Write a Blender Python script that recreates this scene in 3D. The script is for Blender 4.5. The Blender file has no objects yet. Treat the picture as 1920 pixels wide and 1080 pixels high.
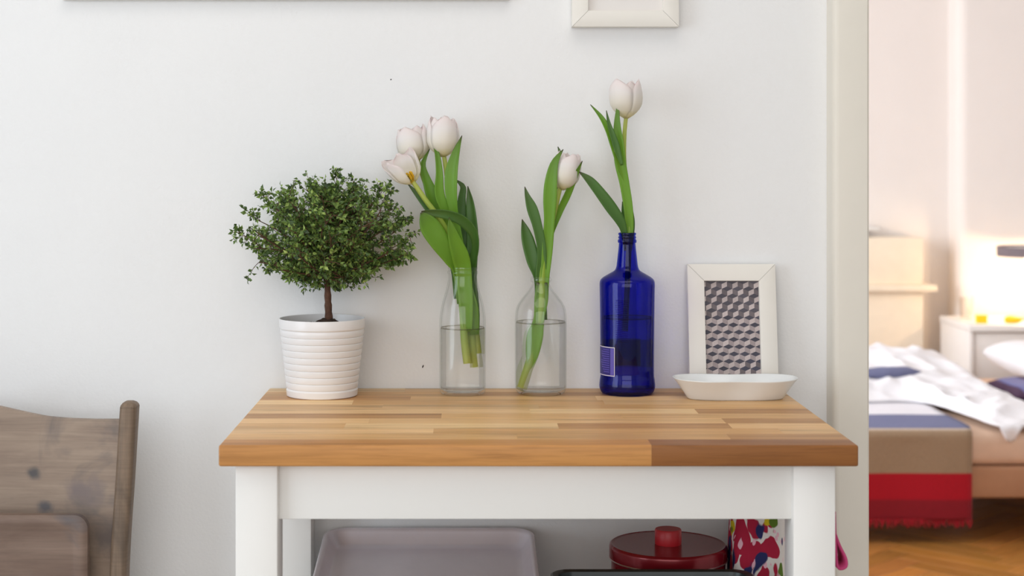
import bpy, bmesh, math, random
from mathutils import Vector, Matrix, noise

# ------------------------------------------------------------------ camera
F = 3025.0                      # focal length in pixels of the 1920 px wide frame
CX, CY = 878.0, 305.0           # vanishing point of the table sides
CAMZ, CAMD = 1.249, 2.5         # eye height, distance of the eye to the white wall
TOP = 0.900                     # table top height
sc = bpy.context.scene
col = sc.collection
cam_d = bpy.data.cameras.new('camera')
cam = bpy.data.objects.new('camera', cam_d)
col.objects.link(cam)
cam.location = (0, -CAMD, CAMZ)
cam.rotation_euler = (math.pi / 2, 0, 0)
cam_d.sensor_width = 36.0
cam_d.lens = F / 1920 * 36.0
cam_d.shift_x = (960 - CX) / 1920
cam_d.shift_y = -(540 - CY) / 1920
cam_d.clip_start = 0.05
cam_d.dof.use_dof = True
cam_d.dof.focus_distance = 2.38
cam_d.dof.aperture_fstop = 5.6
sc.camera = cam

# ------------------------------------------------------------------ world, lights, exposure
sc.view_settings.view_transform = 'Standard'
sc.view_settings.look = 'None'
sc.view_settings.gamma = 1.0
sc.view_settings.use_curve_mapping = False
sc.view_settings.exposure = -0.16
sc.cycles.max_bounces = 24
sc.cycles.transmission_bounces = 24
sc.cycles.transparent_max_bounces = 16
w = bpy.data.worlds.new('world')
sc.world = w
w.use_nodes = True
bg = w.node_tree.nodes['Background']
bg.inputs[0].default_value = (0.82, 0.90, 1.0, 1)
bg.inputs[1].default_value = 1.2


def area(name, loc, rot, sx, sy, power, color):
    l = bpy.data.lights.new(name, 'AREA')
    l.shape = 'RECTANGLE'
    l.size, l.size_y = sx, sy
    l.energy = power
    l.color = color
    o = bpy.data.objects.new(name, l)
    o.location = loc
    o.rotation_euler = rot
    col.objects.link(o)
    return o


R90 = math.pi / 2
# daylight at the kitchen's side window, the kitchen's far window and the bedroom's window
area('daylight_side_window', (-2.06, -1.65, 1.42), (0, -R90, 0), 1.6, 1.3, 22, (0.82, 0.92, 1.0))
area('daylight_rear_window', (-0.4, -4.36, 1.70), (R90, 0, 0), 3.2, 1.9, 36, (1.0, 0.945, 0.90))
area('kitchen_overhead_fill', (-0.1, -1.35, 2.93), (0, 0, 0), 1.6, 1.4, 13, (1.0, 0.92, 0.84))  # added soft fill from above, no fixture hangs here
area('daylight_bedroom_window', (-1.06, 3.0, 1.55), (0, -R90, 0), 1.8, 2.0, 108, (0.93, 0.96, 1.0))


def P(u, v, Z):
    """photo pixel at distance Z from the eye plane -> world point"""
    return Vector(((u - CX) * Z / F, Z - CAMD, CAMZ - (v - CY) * Z / F))


# ------------------------------------------------------------------ helpers
def srgb(r, g, b):
    def f(c):
        c /= 255.0
        return c / 12.92 if c <= 0.04045 else ((c + 0.055) / 1.055) ** 2.4
    return (f(r), f(g), f(b), 1.0)


class NT:
    def __init__(s, name):
        s.m = bpy.data.materials.new(name)
        s.m.use_nodes = True
        s.t = s.m.node_tree
        s.b = s.t.nodes['Principled BSDF']
        s.out = s.t.nodes['Material Output']

    def n(s, typ, **kw):
        nd = s.t.nodes.new(typ)
        for k, v in kw.items():
            if k.startswith('_'):
                setattr(nd, k[1:], v)
            else:
                nd.inputs[k.replace('__', ' ')].default_value = v
        return nd

    def l(s, a, b):
        s.t.links.new(a, b)

    def set(s, **kw):
        for k, v in kw.items():
            s.b.inputs[k.replace('__', ' ')].default_value = v

    def coords(s, scale=(1, 1, 1), kind='Object', rot=(0, 0, 0)):
        tc = s.n('ShaderNodeTexCoord')
        mp = s.n('ShaderNodeMapping')
        mp.inputs['Scale'].default_value = scale
        mp.inputs['Rotation'].default_value = rot
        s.l(tc.outputs[kind], mp.inputs['Vector'])
        return mp.outputs['Vector']

    def noise(s, vec, scale, detail=3, rough=0.5, dist=0.0):
        nd = s.n('ShaderNodeTexNoise')
        nd.inputs['Scale'].default_value = scale
        nd.inputs['Detail'].default_value = detail
        nd.inputs['Roughness'].default_value = rough
        nd.inputs['Distortion'].default_value = dist
        if vec is not None:
            s.l(vec, nd.inputs['Vector'])
        return nd.outputs['Fac']

    def ramp(s, fac, stops, interp='LINEAR'):
        r = s.n('ShaderNodeValToRGB')
        cr = r.color_ramp
        cr.interpolation = interp
        while len(cr.elements) < len(stops):
            cr.elements.new(0.5)
        for e, (p, c) in zip(cr.elements, stops):
            e.position = p
            e.color = c
        if fac is not None:
            s.l(fac, r.inputs[0])
        return r.outputs[0]

    def mix(s, fac, a, b, blend='MIX'):
        m = s.n('ShaderNodeMix', _data_type='RGBA', _blend_type=blend)
        for sock, val in ((m.inputs[0], fac), (m.inputs[6], a), (m.inputs[7], b)):
            if hasattr(val, 'is_linked') or hasattr(val, 'links'):
                s.l(val, sock)
            else:
                sock.default_value = val
        return m.outputs[2]

    def bump(s, h, strength=0.1, dist=0.001):
        b = s.n('ShaderNodeBump')
        b.inputs['Strength'].default_value = strength
        b.inputs['Distance'].default_value = dist
        s.l(h, b.inputs['Height'])
        s.l(b.outputs[0], s.b.inputs['Normal'])


def plain(name, rgb, rough=0.5, metallic=0.0, spec=0.5, vary=0.04, scale=20, bump=0.0, bscale=200, **kw):
    t = NT(name)
    t.set(Roughness=rough, Metallic=metallic)
    t.b.inputs['Specular IOR Level'].default_value = spec
    v = t.coords()
    c = srgb(*rgb)
    lo = tuple(x * (1 - vary) for x in c[:3]) + (1,)
    hi = tuple(min(1, x * (1 + vary)) for x in c[:3]) + (1,)
    t.l(t.ramp(t.noise(v, scale), [(0.3, lo), (0.7, hi)]), t.b.inputs['Base Color'])
    if bump:
        t.bump(t.noise(v, bscale, 4), bump, 0.002)
    t.set(**kw)
    return t.m


def mesh_obj(name, verts, faces, m=None, parent=None, smooth=None, loc=None):
    me = bpy.data.meshes.new(name)
    me.from_pydata([tuple(v) for v in verts], [], faces)
    me.update()
    bm = bmesh.new()
    bm.from_mesh(me)
    bmesh.ops.recalc_face_normals(bm, faces=bm.faces)
    bm.to_mesh(me)
    bm.free()
    return link(name, me, m, parent, smooth, loc)


def link(name, me, m=None, parent=None, smooth=None, loc=None):
    o = bpy.data.objects.new(name, me)
    col.objects.link(o)
    if m is not None and not me.materials:
        me.materials.append(m)
    if smooth is not None:
        me.polygons.foreach_set('use_smooth', [True] * len(me.polygons))
        if smooth < 180:
            me.set_sharp_from_angle(angle=math.radians(smooth))
    if parent is not None:
        o.parent = parent
    if loc is not None:
        o.location = loc
    return o


def bm_obj(name, bm, m=None, parent=None, smooth=None, loc=None):
    me = bpy.data.meshes.new(name)
    bmesh.ops.recalc_face_normals(bm, faces=bm.faces)
    bm.to_mesh(me)
    bm.free()
    return link(name, me, m, parent, smooth, loc)


def empty(name, loc=(0, 0, 0), rotz=0.0):
    o = bpy.data.objects.new(name, None)
    o.empty_display_size = 0.05
    o.location = loc
    o.rotation_euler = (0, 0, rotz)
    col.objects.link(o)
    return o


def tag(o, label=None, cat=None, group=None, kind=None):
    if label:
        o['label'] = label
    if cat:
        o['category'] = cat
    if group:
        o['group'] = group
    if kind:
        o['kind'] = kind
    return o


def box_bm(x0, x1, y0, y1, z0, z1, bev=0.0, seg=2, bm=None):
    own = bm is None
    if own:
        bm = bmesh.new()
    vs = [bm.verts.new((x, y, z)) for x in (x0, x1) for y in (y0, y1) for z in (z0, z1)]
    for q in ((0, 1, 3, 2), (4, 6, 7, 5), (0, 4, 5, 1), (2, 3, 7, 6), (0, 2, 6, 4), (1, 5, 7, 3)):
        bm.faces.new([vs[i] for i in q])
    if own and bev > 0:
        bmesh.ops.bevel(bm, geom=list(bm.edges), offset=bev, segments=seg, profile=0.5, affect='EDGES')
    return bm


def box(name, x0, x1, y0, y1, z0, z1, m, parent=None, bev=0.0, seg=2, smooth=None):
    return bm_obj(name, box_bm(x0, x1, y0, y1, z0, z1, bev, seg), m, parent,
                  smooth if smooth is not None else (40 if bev else None))


def lathe(name, prof, m, parent=None, seg=64, smooth=50, center=(0, 0, 0), close=False):
    cx, cy, cz = center
    verts, faces = [], []
    idx = []
    for r, z in prof:
        if r < 1e-6:
            idx.append([len(verts)] * seg)
            verts.append((cx, cy, cz + z))
        else:
            st = len(verts)
            for k in range(seg):
                a = 2 * math.pi * k / seg
                verts.append((cx + r * math.cos(a), cy + r * math.sin(a), cz + z))
            idx.append(list(range(st, st + seg)))
    n = len(prof)
    rng = range(n if close else n - 1)
    for i in rng:
        A, B = idx[i], idx[(i + 1) % n]
        for k in range(seg):
            k2 = (k + 1) % seg
            q = []
            for x in (A[k], A[k2], B[k2], B[k]):
                if x not in q:
                    q.append(x)
            if len(q) >= 3:
                faces.append(q)
    return mesh_obj(name, verts, faces, m, parent, smooth)


def catmull(pts, n):
    """resample list of equal-length tuples with a Catmull-Rom spline, n points"""
    k = len(pts)
    out = []
    for i in range(n):
        t = i / (n - 1) * (k - 1)
        j = min(int(t), k - 2)
        f = t - j
        p0, p1, p2, p3 = (pts[max(j - 1, 0)], pts[j], pts[j + 1], pts[min(j + 2, k - 1)])
        out.append(tuple(0.5 * (2 * b + (c - a) * f + (2 * a - 5 * b + 4 * c - d) * f * f
                                + (3 * b - a - 3 * c + d) * f ** 3)
                         for a, b, c, d in zip(p0, p1, p2, p3)))
    return out


def tube_data(path, radii, seg=8, caps=True, base=0):
    verts, faces = [], []
    n = len(path)
    up = Vector((0.3, 0.9, 0.1)).normalized()
    for i, p in enumerate(path):
        a = Vector(path[max(i - 1, 0)])
        b = Vector(path[min(i + 1, n - 1)])
        T = (b - a).normalized()
        S = T.cross(up)
        if S.length < 1e-4:
            S = T.cross(Vector((1, 0, 0)))
        S.normalize()
        N = S.cross(T)
        for k in range(seg):
            an = 2 * math.pi * k / seg
            verts.append(Vector(p) + radii[i] * (math.cos(an) * S + math.sin(an) * N))
    for i in range(n - 1):
        for k in range(seg):
            k2 = (k + 1) % seg
            faces.append([base + i * seg + k, base + i * seg + k2, base + (i + 1) * seg + k2, base + (i + 1) * seg + k])
    if caps:
        faces.append([base + k for k in range(seg)])
        faces.append([base + (n - 1) * seg + k for k in range(seg)])
    return verts, faces


def tube(name, path, radii, m, parent=None, seg=10):
    v, f = tube_data(path, radii, seg)
    return mesh_obj(name, v, f, m, parent, 60)


def rr_ring(hx, hy, r, z, k=6):
    pts = []
    for cx, cy, a0 in ((hx - r, hy - r, 0), (-hx + r, hy - r, 90), (-hx + r, -hy + r, 180), (hx - r, -hy + r, 270)):
        for i in range(k + 1):
            a = math.radians(a0 + 90 * i / k)
            pts.append((cx + r * math.cos(a), cy + r * math.sin(a), z))
    return pts


def loft(name, rings, m, parent=None, smooth=40, cap0=True, cap1=True, loc=None):
    n = len(rings[0])
    verts = [p for rg in rings for p in rg]
    faces = []
    for i in range(len(rings) - 1):
        for k in range(n):
            k2 = (k + 1) % n
            faces.append([i * n + k, i * n + k2, (i + 1) * n + k2, (i + 1) * n + k])
    if cap0:
        faces.append(list(range(n)))
    if cap1:
        faces.append([(len(rings) - 1) * n + k for k in range(n)])
    return mesh_obj(name, verts, faces, m, parent, smooth, loc)


def float_attr(me, name, values):
    a = me.attributes.new(name, 'FLOAT', 'POINT')
    a.data.foreach_set('value', values)


# ------------------------------------------------------------------ materials
def wall_mat(name, rgb, bump=0.12):
    t = NT(name)
    v = t.coords()
    c = srgb(*rgb)
    lo = tuple(x * 0.985 for x in c[:3]) + (1,)
    t.l(t.ramp(t.noise(v, 6, 4), [(0.35, lo), (0.65, c)]), t.b.inputs['Base Color'])
    t.set(Roughness=0.72)
    t.b.inputs['Specular IOR Level'].default_value = 0.25
    t.bump(t.noise(v, 190, 5, 0.6), bump, 0.004)
    return t.m


M_WALL = wall_mat('white_plaster', (240, 240, 240), 0.16)
M_CEIL = wall_mat('ceiling_paint', (240, 239, 236))
M_BED_WALL = wall_mat('bedroom_plaster', (240, 233, 228), 0.05)
M_TRIM = plain('trim_paint', (232, 226, 214), 0.45, vary=0.01)
M_WHITE = plain('white_lacquer', (240, 238, 234), 0.35, vary=0.008, scale=8)
M_BLACK = plain('dark_metal', (70, 74, 74), 0.35, metallic=0.8, vary=0.08)


def stave_mat():
    t = NT('oiled_stave_wood')
    oi = t.n('ShaderNodeObjectInfo')
    tc = t.n('ShaderNodeTexCoord')
    off = t.n('ShaderNodeVectorMath', _operation='MULTIPLY_ADD')
    comb = t.n('ShaderNodeCombineXYZ')
    t.l(oi.outputs['Random'], comb.inputs[0])
    t.l(oi.outputs['Random'], comb.inputs[1])
    t.l(oi.outputs['Random'], comb.inputs[2])
    t.l(comb.outputs[0], off.inputs[0])
    off.inputs[1].default_value = (37.0, 11.0, 23.0)
    t.l(tc.outputs['Object'], off.inputs[2])
    mp = t.n('ShaderNodeMapping')
    mp.inputs['Scale'].default_value = (2.2, 38, 38)
    t.l(off.outputs[0], mp.inputs['Vector'])
    mp2 = t.n('ShaderNodeMapping')
    mp2.inputs['Scale'].default_value = (14, 330, 330)
    t.l(off.outputs[0], mp2.inputs['Vector'])
    broad = t.noise(mp.outputs[0], 1.0, 4, 0.55, 0.6)
    fine = t.noise(mp2.outputs[0], 1.0, 3, 0.6)
    g = t.ramp(broad, [(0.22, (0.50, 0.45, 0.40, 1)), (0.45, (0.92, 0.9, 0.88, 1)), (0.75, (1.10, 1.12, 1.15, 1))])
    c1 = t.mix(1.0, oi.outputs['Color'], g, 'MULTIPLY')
    g2 = t.ramp(fine, [(0.28, (0.72, 0.68, 0.64, 1)), (0.55, (1, 1, 1, 1))])
    c2 = t.mix(0.75, c1, g2, 'MULTIPLY')
    t.l(c2, t.b.inputs['Base Color'])
    t.set(Roughness=0.42)
    t.b.inputs['Specular IOR Level'].default_value = 0.4
    t.bump(fine, 0.06, 0.001)
    return t.m


M_STAVE = stave_mat()


def parquet_mat(name, obj_color=True):
    t = NT(name)
    oi = t.n('ShaderNodeObjectInfo')
    v = t.coords((6, 90, 90))
    f = t.noise(v, 1.0, 4, 0.6, 0.4)
    g = t.ramp(f, [(0.3, (0.72, 0.7, 0.66, 1)), (0.65, (1.05, 1.05, 1.05, 1))])
    base = oi.outputs['Color'] if obj_color else srgb(186, 128, 62)
    t.l(t.mix(1.0, base, g, 'MULTIPLY'), t.b.inputs['Base Color'])
    t.set(Roughness=0.33)
    return t.m


M_PARQ = parquet_mat('oak_parquet')
M_FLOOR = parquet_mat('oak_subfloor', False)


def glass_mat(name, color, ior, rough=0.0):
    t = NT(name)
    t.set(Roughness=rough, IOR=ior)
    t.b.inputs['Transmission Weight'].default_value = 1.0
    v = t.coords()
    c = tuple(color) + (1,)
    lo = tuple(x * 0.985 for x in color) + (1,)
    t.l(t.ramp(t.noise(v, 30), [(0.3, lo), (0.7, c)]), t.b.inputs['Base Color'])
    return t.m




def thin_glass(name, color, edge, gloss=1.0, refr=0.0, ior=1.33, edge_pow=3.0):
    """glass wall: clear body, thicker-looking towards grazing angles, mirror-like by Schlick's law"""
    t = NT(name)
    lw = t.n('ShaderNodeLayerWeight', Blend=0.5)
    def power(e):
        m = t.n('ShaderNodeMath', _operation='POWER')
        m.inputs[1].default_value = e
        t.l(lw.outputs['Facing'], m.inputs[0])
        return m.outputs[0]
    c = t.mix(power(edge_pow), tuple(color) + (1,), tuple(edge) + (1,))
    tr = t.n('ShaderNodeBsdfTransparent')
    t.l(c, tr.inputs[0])
    body = tr.outputs[0]
    if refr:
        rf = t.n('ShaderNodeBsdfRefraction', IOR=ior)
        t.l(c, rf.inputs[0])
        mr = t.n('ShaderNodeMixShader')
        mr.inputs[0].default_value = refr
        t.l(body, mr.inputs[1])
        t.l(rf.outputs[0], mr.inputs[2])
        body = mr.outputs[0]
    fr = t.n('ShaderNodeMath', _operation='MULTIPLY_ADD')
    t.l(power(5.0), fr.inputs[0])
    fr.inputs[1].default_value = 0.7 * gloss
    fr.inputs[2].default_value = 0.035 * gloss
    gl_ = t.n('ShaderNodeBsdfGlossy', Roughness=0.02)
    mx = t.n('ShaderNodeMixShader')
    t.l(fr.outputs[0], mx.inputs[0])
    t.l(body, mx.inputs[1])
    t.l(gl_.outputs[0], mx.inputs[2])
    t.l(mx.outputs[0], t.out.inputs[0])
    return t.m


M_GLASS = thin_glass('clear_glass', (0.998, 0.998, 0.998), (0.82, 0.86, 0.83), 0.9, 0.0, 1.45, 5.0)
M_WATER = thin_glass('water', (0.995, 0.995, 0.985), (0.97, 0.975, 0.96), 0.2, 0.30, 1.333)
M_MENIS = thin_glass('meniscus', (0.84, 0.83, 0.78), (0.76, 0.75, 0.70), 0.4)
M_BLUE = thin_glass('cobalt_glass', (0.08, 0.21, 0.84), (0.03, 0.07, 0.50), 0.85, 0.0, 1.45, 2.5)
M_BWATER = thin_glass('water_in_blue_bottle', (0.97, 0.97, 0.97), (0.8, 0.8, 0.85), 0.3, 0.40, 1.333)
M_PORC = plain('white_glazed_ceramic', (236, 234, 234), 0.28, vary=0.01)
M_DISH = plain('white_porcelain', (238, 240, 240), 0.22, vary=0.008)

# ------------------------------------------------------------------ room shell (kitchen side)
def struct(o):
    o['kind'] = 'structure'
    return o


CE = 3.0
CX0, CX1 = 0.5554, 0.6105       # door casing
DX1 = 1.55                      # far side of the doorway
WT = 0.14
bm = box_bm(-2.2, CX0 + 0.03, 0, WT, 0, CE)
box_bm(DX1, 3.3, 0, WT, 0, CE, bm=bm)
box_bm(CX0 + 0.03, DX1, 0, WT, 2.25, CE, bm=bm)
struct(bm_obj('wall_back', bm, M_WALL))
# casing: rounded stile standing proud of the wall, continued as head and far stile
cb = bmesh.new()
prof = [(CX0, 0.0), (CX0 + 0.0005, -0.030)]
for i in range(5):
    a = math.radians(90 * i / 4)
    prof.append((CX0 + 0.0105 - 0.010 * math.cos(a), -0.034 - 0.010 * math.sin(a)))
prof += [(CX1 - 0.003, -0.044), (CX1, -0.041), (CX1, WT + 0.02), (CX1 - 0.02, WT + 0.02), (CX1 - 0.02, 0.0)]
lo = [cb.verts.new((x, y, 0)) for x, y in prof]
hi = [cb.verts.new((x, y, 2.25)) for x, y in prof]
for k in range(len(prof)):
    k2 = (k + 1) % len(prof)
    cb.faces.new((lo[k], lo[k2], hi[k2], hi[k]))
cb.faces.new(lo)
cb.faces.new(hi)
struct(bm_obj('trim_1', cb, M_TRIM, smooth=35))
bm = box_bm(CX1, DX1, -0.044, WT + 0.02, 2.20, 2.25)
box_bm(DX1 - 0.055, DX1, -0.044, WT + 0.02, 0, 2.20, bm=bm)
struct(bm_obj('trim_2', bm, M_TRIM))

# kitchen side wall with its window opening
KX = -2.2
WY0, WY1, WZ0, WZ1 = -2.60, -0.70, 0.40, 2.45
bm = box_bm(KX - 0.2, KX, -4.5, WY0, 0, CE)
box_bm(KX - 0.2, KX, WY1, WT, 0, CE, bm=bm)
box_bm(KX - 0.2, KX, WY0, WY1, 0, WZ0, bm=bm)
box_bm(KX - 0.2, KX, WY0, WY1, WZ1, CE, bm=bm)
struct(bm_obj('wall_left', bm, M_WALL))
FX0, FX1 = -2.0, 1.2
bm = box_bm(KX - 0.2, FX0, -4.7, -4.5, 0, CE)
box_bm(FX1, 3.3, -4.7, -4.5, 0, CE, bm=bm)
box_bm(FX0, FX1, -4.7, -4.5, 0, 0.95, bm=bm)
box_bm(FX0, FX1, -4.7, -4.5, 2.55, CE, bm=bm)
struct(bm_obj('wall_front', bm, M_WALL))
struct(box('wall_right', 3.3, 3.5, -4.7, 5.3, 0, CE, M_WALL))
struct(box('ceiling', KX - 0.2, 3.5, -4.7, 5.3, CE, CE + 0.15, M_CEIL))
floor = struct(box('floor', KX - 0.2, 3.5, 0.07, 5.3, -0.12, -0.012, M_FLOOR))
struct(box('floor_kitchen', KX - 0.2, 3.5, -4.7, 0.07, -0.12, 0.0, plain('pale_linoleum', (196, 190, 182), 0.4)))


def window(name, axis, pos, a0, a1, z0, z1):
    w_ = struct(empty(name, (0, 0, 0)))
    t = 0.06
    def bar(nm, p0, p1, q0, q1, d0=-0.05, d1=0.02):
        if axis == 'x':
            box(nm, pos + d0, pos + d1, p0, p1, q0, q1, M_WHITE, w_, 0.004)
        else:
            box(nm, p0, p1, pos + d0, pos + d1, q0, q1, M_WHITE, w_, 0.004)
    mid = (a0 + a1) / 2
    bar('window_frame', a0, a1, z0, z0 + t)
    bar('window_frame', a0, a1, z1 - t, z1)
    bar('window_frame', a0, a0 + t, z0 + t, z1 - t)
    bar('window_frame', a1 - t, a1, z0 + t, z1 - t)
    bar('mullion', mid - 0.05, mid + 0.05, z0 + t, z1 - t)
    bar('window_sill', a0 - 0.05, a1 + 0.05, z0 - 0.04, z0, -0.05, 0.14)


window('window_1', 'x', KX - 0.03, WY0, WY1, WZ0, WZ1)

# ------------------------------------------------------------------ bedroom shell
BX = -1.2                       # bedroom side wall
BZ0, BZ1 = 0.5, 2.6
bm = box_bm(BX - 0.2, BX, WT, 2.0, 0, CE)
box_bm(BX - 0.2, BX, 4.0, 5.3, 0, CE, bm=bm)
box_bm(BX - 0.2, BX, 2.0, 4.0, 0, BZ0, bm=bm)
box_bm(BX - 0.2, BX, 2.0, 4.0, BZ1, CE, bm=bm)
struct(bm_obj('wall_bedroom_left', bm, M_BED_WALL))
window('window_2', 'x', BX - 0.03, 2.0, 4.0, BZ0, BZ1)
# far wall: recessed part, and the part that stands forward from the rounded arris on
YW0, YW1, XE = 5.06, 4.90, 2.248
struct(box('wall_bedroom_back', BX - 0.2, 3.3, YW0, YW0 + 0.2, 0, CE, M_BED_WALL))
cb = bmesh.new()
rad = 0.05
prof = [(XE, YW0 + 0.01)]
for i in range(7):
    a = math.radians(90 * i / 6)
    prof.append((XE + rad - rad * math.cos(a), YW1 + rad - rad * math.sin(a)))
prof += [(3.3, YW1), (3.3, YW0 + 0.01)]
lo = [cb.verts.new((x, y, 0)) for x, y in prof]
hi = [cb.verts.new((x, y, CE)) for x, y in prof]
for k in range(len(prof)):
    k2 = (k + 1) % len(prof)
    cb.faces.new((lo[k], lo[k2], hi[k2], hi[k]))
cb.faces.new(lo)
cb.faces.new(hi)
struct(bm_obj('wall_bedroom_pier', cb, M_BED_WALL, smooth=40))

# herringbone parquet blocks, one object each, in the part of the bedroom floor one can see
random.seed(3)
PL, PW = 0.40, 0.08
pm = {}
bmp = box_bm(-PL / 2 + 0.0008, PL / 2 - 0.0008, -PW / 2 + 0.0008, PW / 2 - 0.0008, -0.012, 0.0, 0.0012, 1)
me_plank = bpy.data.meshes.new('parquet_block')
bmesh.ops.recalc_face_normals(bmp, faces=bmp.faces)
bmp.to_mesh(me_plank)
bmp.free()
me_plank.materials.append(M_PARQ)
s2 = math.sqrt(0.5)
cnt = 0
cand = []
for i in range(-40, 60):
    for j in range(-40, 60):
        # herringbone in its own axes (p, q): one horizontal + one vertical block per cell
        p0 = i * PW + j * PL
        q0 = i * PW - j * PL
        for (pc, qc, rot) in ((p0 + PL / 2, q0 + PW / 2, 45), (p0 + PL + PW / 2, q0 + PW - PL / 2 + 0.0, -45)):
            x = (pc - qc) * s2
            y = (pc + qc) * s2
            cand.append((x, y, rot))
seen = set()
blocks = []
for x, y, rot in cand:
    if -1.04 < x < 3.14 and 0.30 < y < 4.90:
        key = (round(x, 2), round(y, 2), rot)
        if key not in seen:
            seen.add(key)
            blocks.append((x, y, rot))
blocks.sort(key=lambda b_: ((b_[0] - 1.55) / 0.8) ** 2 + ((b_[1] - 2.5) / 0.7) ** 2)


def block_tone():
    k_ = random.uniform(0.72, 1.12)
    c_ = srgb(196, 134, 66)
    return (c_[0] * k_, c_[1] * k_ * random.uniform(0.94, 1.04), c_[2] * k_ * random.uniform(0.85, 1.05), 1)


for x, y, rot in blocks[:290]:
    o = link('parquet_block', me_plank, None, floor)
    o.location = (x, y, 0)
    o.rotation_euler = (0, 0, math.radians(rot))
    o.color = block_tone()
    cnt += 1
# the rest of the parquet, joined into one part
pv, pfc, pcol = [], [], []
hl, hw = PL / 2 - 0.0008, PW / 2 - 0.0008
for x, y, rot in blocks[290:]:
    ca_, sa_ = math.cos(math.radians(rot)), math.sin(math.radians(rot))
    b0 = len(pv)
    for zz in (-0.012, 0.0):
        for dx_, dy_ in ((-hl, -hw), (hl, -hw), (hl, hw), (-hl, hw)):
            pv.append((x + dx_ * ca_ - dy_ * sa_, y + dx_ * sa_ + dy_ * ca_, zz))
    pfc += [[b0 + 4, b0 + 5, b0 + 6, b0 + 7]] + [[b0 + i_, b0 + (i_ + 1) % 4, b0 + 4 + (i_ + 1) % 4, b0 + 4 + i_] for i_ in range(4)]
    tn = block_tone()
    pcol += [tn] * 8
t = NT('oak_parquet_field')
at = t.n('ShaderNodeAttribute', _attribute_name='tone')
g_ = t.ramp(t.noise(t.coords((30, 30, 30)), 1.0, 4, 0.6), [(0.3, (0.8, 0.78, 0.75, 1)), (0.65, (1.05, 1.05, 1.05, 1))])
t.l(t.mix(1.0, at.outputs['Color'], g_, 'MULTIPLY'), t.b.inputs['Base Color'])
t.set(Roughness=0.33)
fld = mesh_obj('parquet_field', pv, pfc, t.m, floor)
ca = fld.data.color_attributes.new('tone', 'FLOAT_COLOR', 'POINT')
ca.data.foreach_set('color', [c_ for q_ in pcol for c_ in q_])
tag(fld, kind='stuff')
print('parquet blocks', cnt)

# ------------------------------------------------------------------ white table with stave top
TX0, TX1 = -0.3085, 0.4822
TY0, TY1 = 1.992 - CAMD, 2.497 - CAMD
TT = 0.0265
table = tag(empty('console_table', ((TX0 + TX1) / 2, (TY0 + TY1) / 2, 0)),
            'white painted kitchen table with an oiled wooden stave top against the wall', 'table')
TO = table.location


def tb(name, x0, x1, y0, y1, z0, z1, m, parent=table, bev=0.0015):
    return box(name, x0 - TO.x, x1 - TO.x, y0 - TO.y, y1 - TO.y, z0, z1, m, parent, bev)


core = tb('worktop', TX0 + 0.004, TX1 - 0.004, TY0 + 0.004, TY1 - 0.004, TOP - TT + 0.003, TOP - 0.004,
          plain('worktop_core', (150, 105, 60), 0.6))
random.seed(11)
ROWS = 12
rw = (TY1 - TY0) / ROWS
tones = [(218, 172, 114), (226, 182, 126), (208, 160, 102), (232, 194, 140), (188, 138, 84), (220, 176, 120), (228, 186, 132), (212, 166, 108)]
dark_special = (150, 98, 50)
for r in range(ROWS):
    y0, y1 = TY0 + r * rw, TY0 + (r + 1) * rw
    if r == 0:
        cuts = [TX0, 0.2263, TX1]
    else:
        cuts = [TX0]
        x = TX0 + random.uniform(0.08, 0.42)
        while x < TX1 - 0.07:
            cuts.append(x)
            x += random.uniform(0.22, 0.48)
        cuts.append(TX1)
    for k in range(len(cuts) - 1):
        x0, x1 = cuts[k], cuts[k + 1]
        cxm, cym, czm = (x0 + x1) / 2, (y0 + y1) / 2, TOP - TT / 2
        g = 0.00005
        bmx = box_bm(-(x1 - x0) / 2 + g, (x1 - x0) / 2 - g, -rw / 2 + g, rw / 2 - g, -TT / 2, TT / 2)
        # round the outer edges of the top, keep the glued joints tight
        es = []
        for e in bmx.edges:
            a, b = e.verts[0].co, e.verts[1].co
            m_ = (a + b) / 2
            front = r == 0 and abs(m_.y + rw / 2) < 0.0005
            back = r == ROWS - 1 and abs(m_.y - rw / 2) < 0.0005
            left = k == 0 and abs(m_.x + (x1 - x0) / 2) < 0.0005
            right = k == len(cuts) - 2 and abs(m_.x - (x1 - x0) / 2) < 0.0005
            along_x = abs(a.x - b.x) > 0.01
            along_y = abs(a.y - b.y) > 0.01
            vert = abs(a.z - b.z) > 0.01
            if (along_x and (front or back)) or (along_y and (left or right)) or (vert and (front or back) and (left or right)):
                es.append(e)
        if es:
            bmesh.ops.bevel(bmx, geom=es, offset=0.0028, segments=3, profile=0.5, affect='EDGES')
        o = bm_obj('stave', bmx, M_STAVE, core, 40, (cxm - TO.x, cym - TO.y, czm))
        c = srgb(*random.choice(tones))
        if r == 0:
            c = srgb(187, 132, 73) if k == 0 else srgb(144, 92, 45)  # front row also darkened for the shaded front edge; right stave darker itself
        j = random.uniform(1.04, 1.20)
        o.color = (c[0] * j, c[1] * j, c[2] * j, 1)

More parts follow.
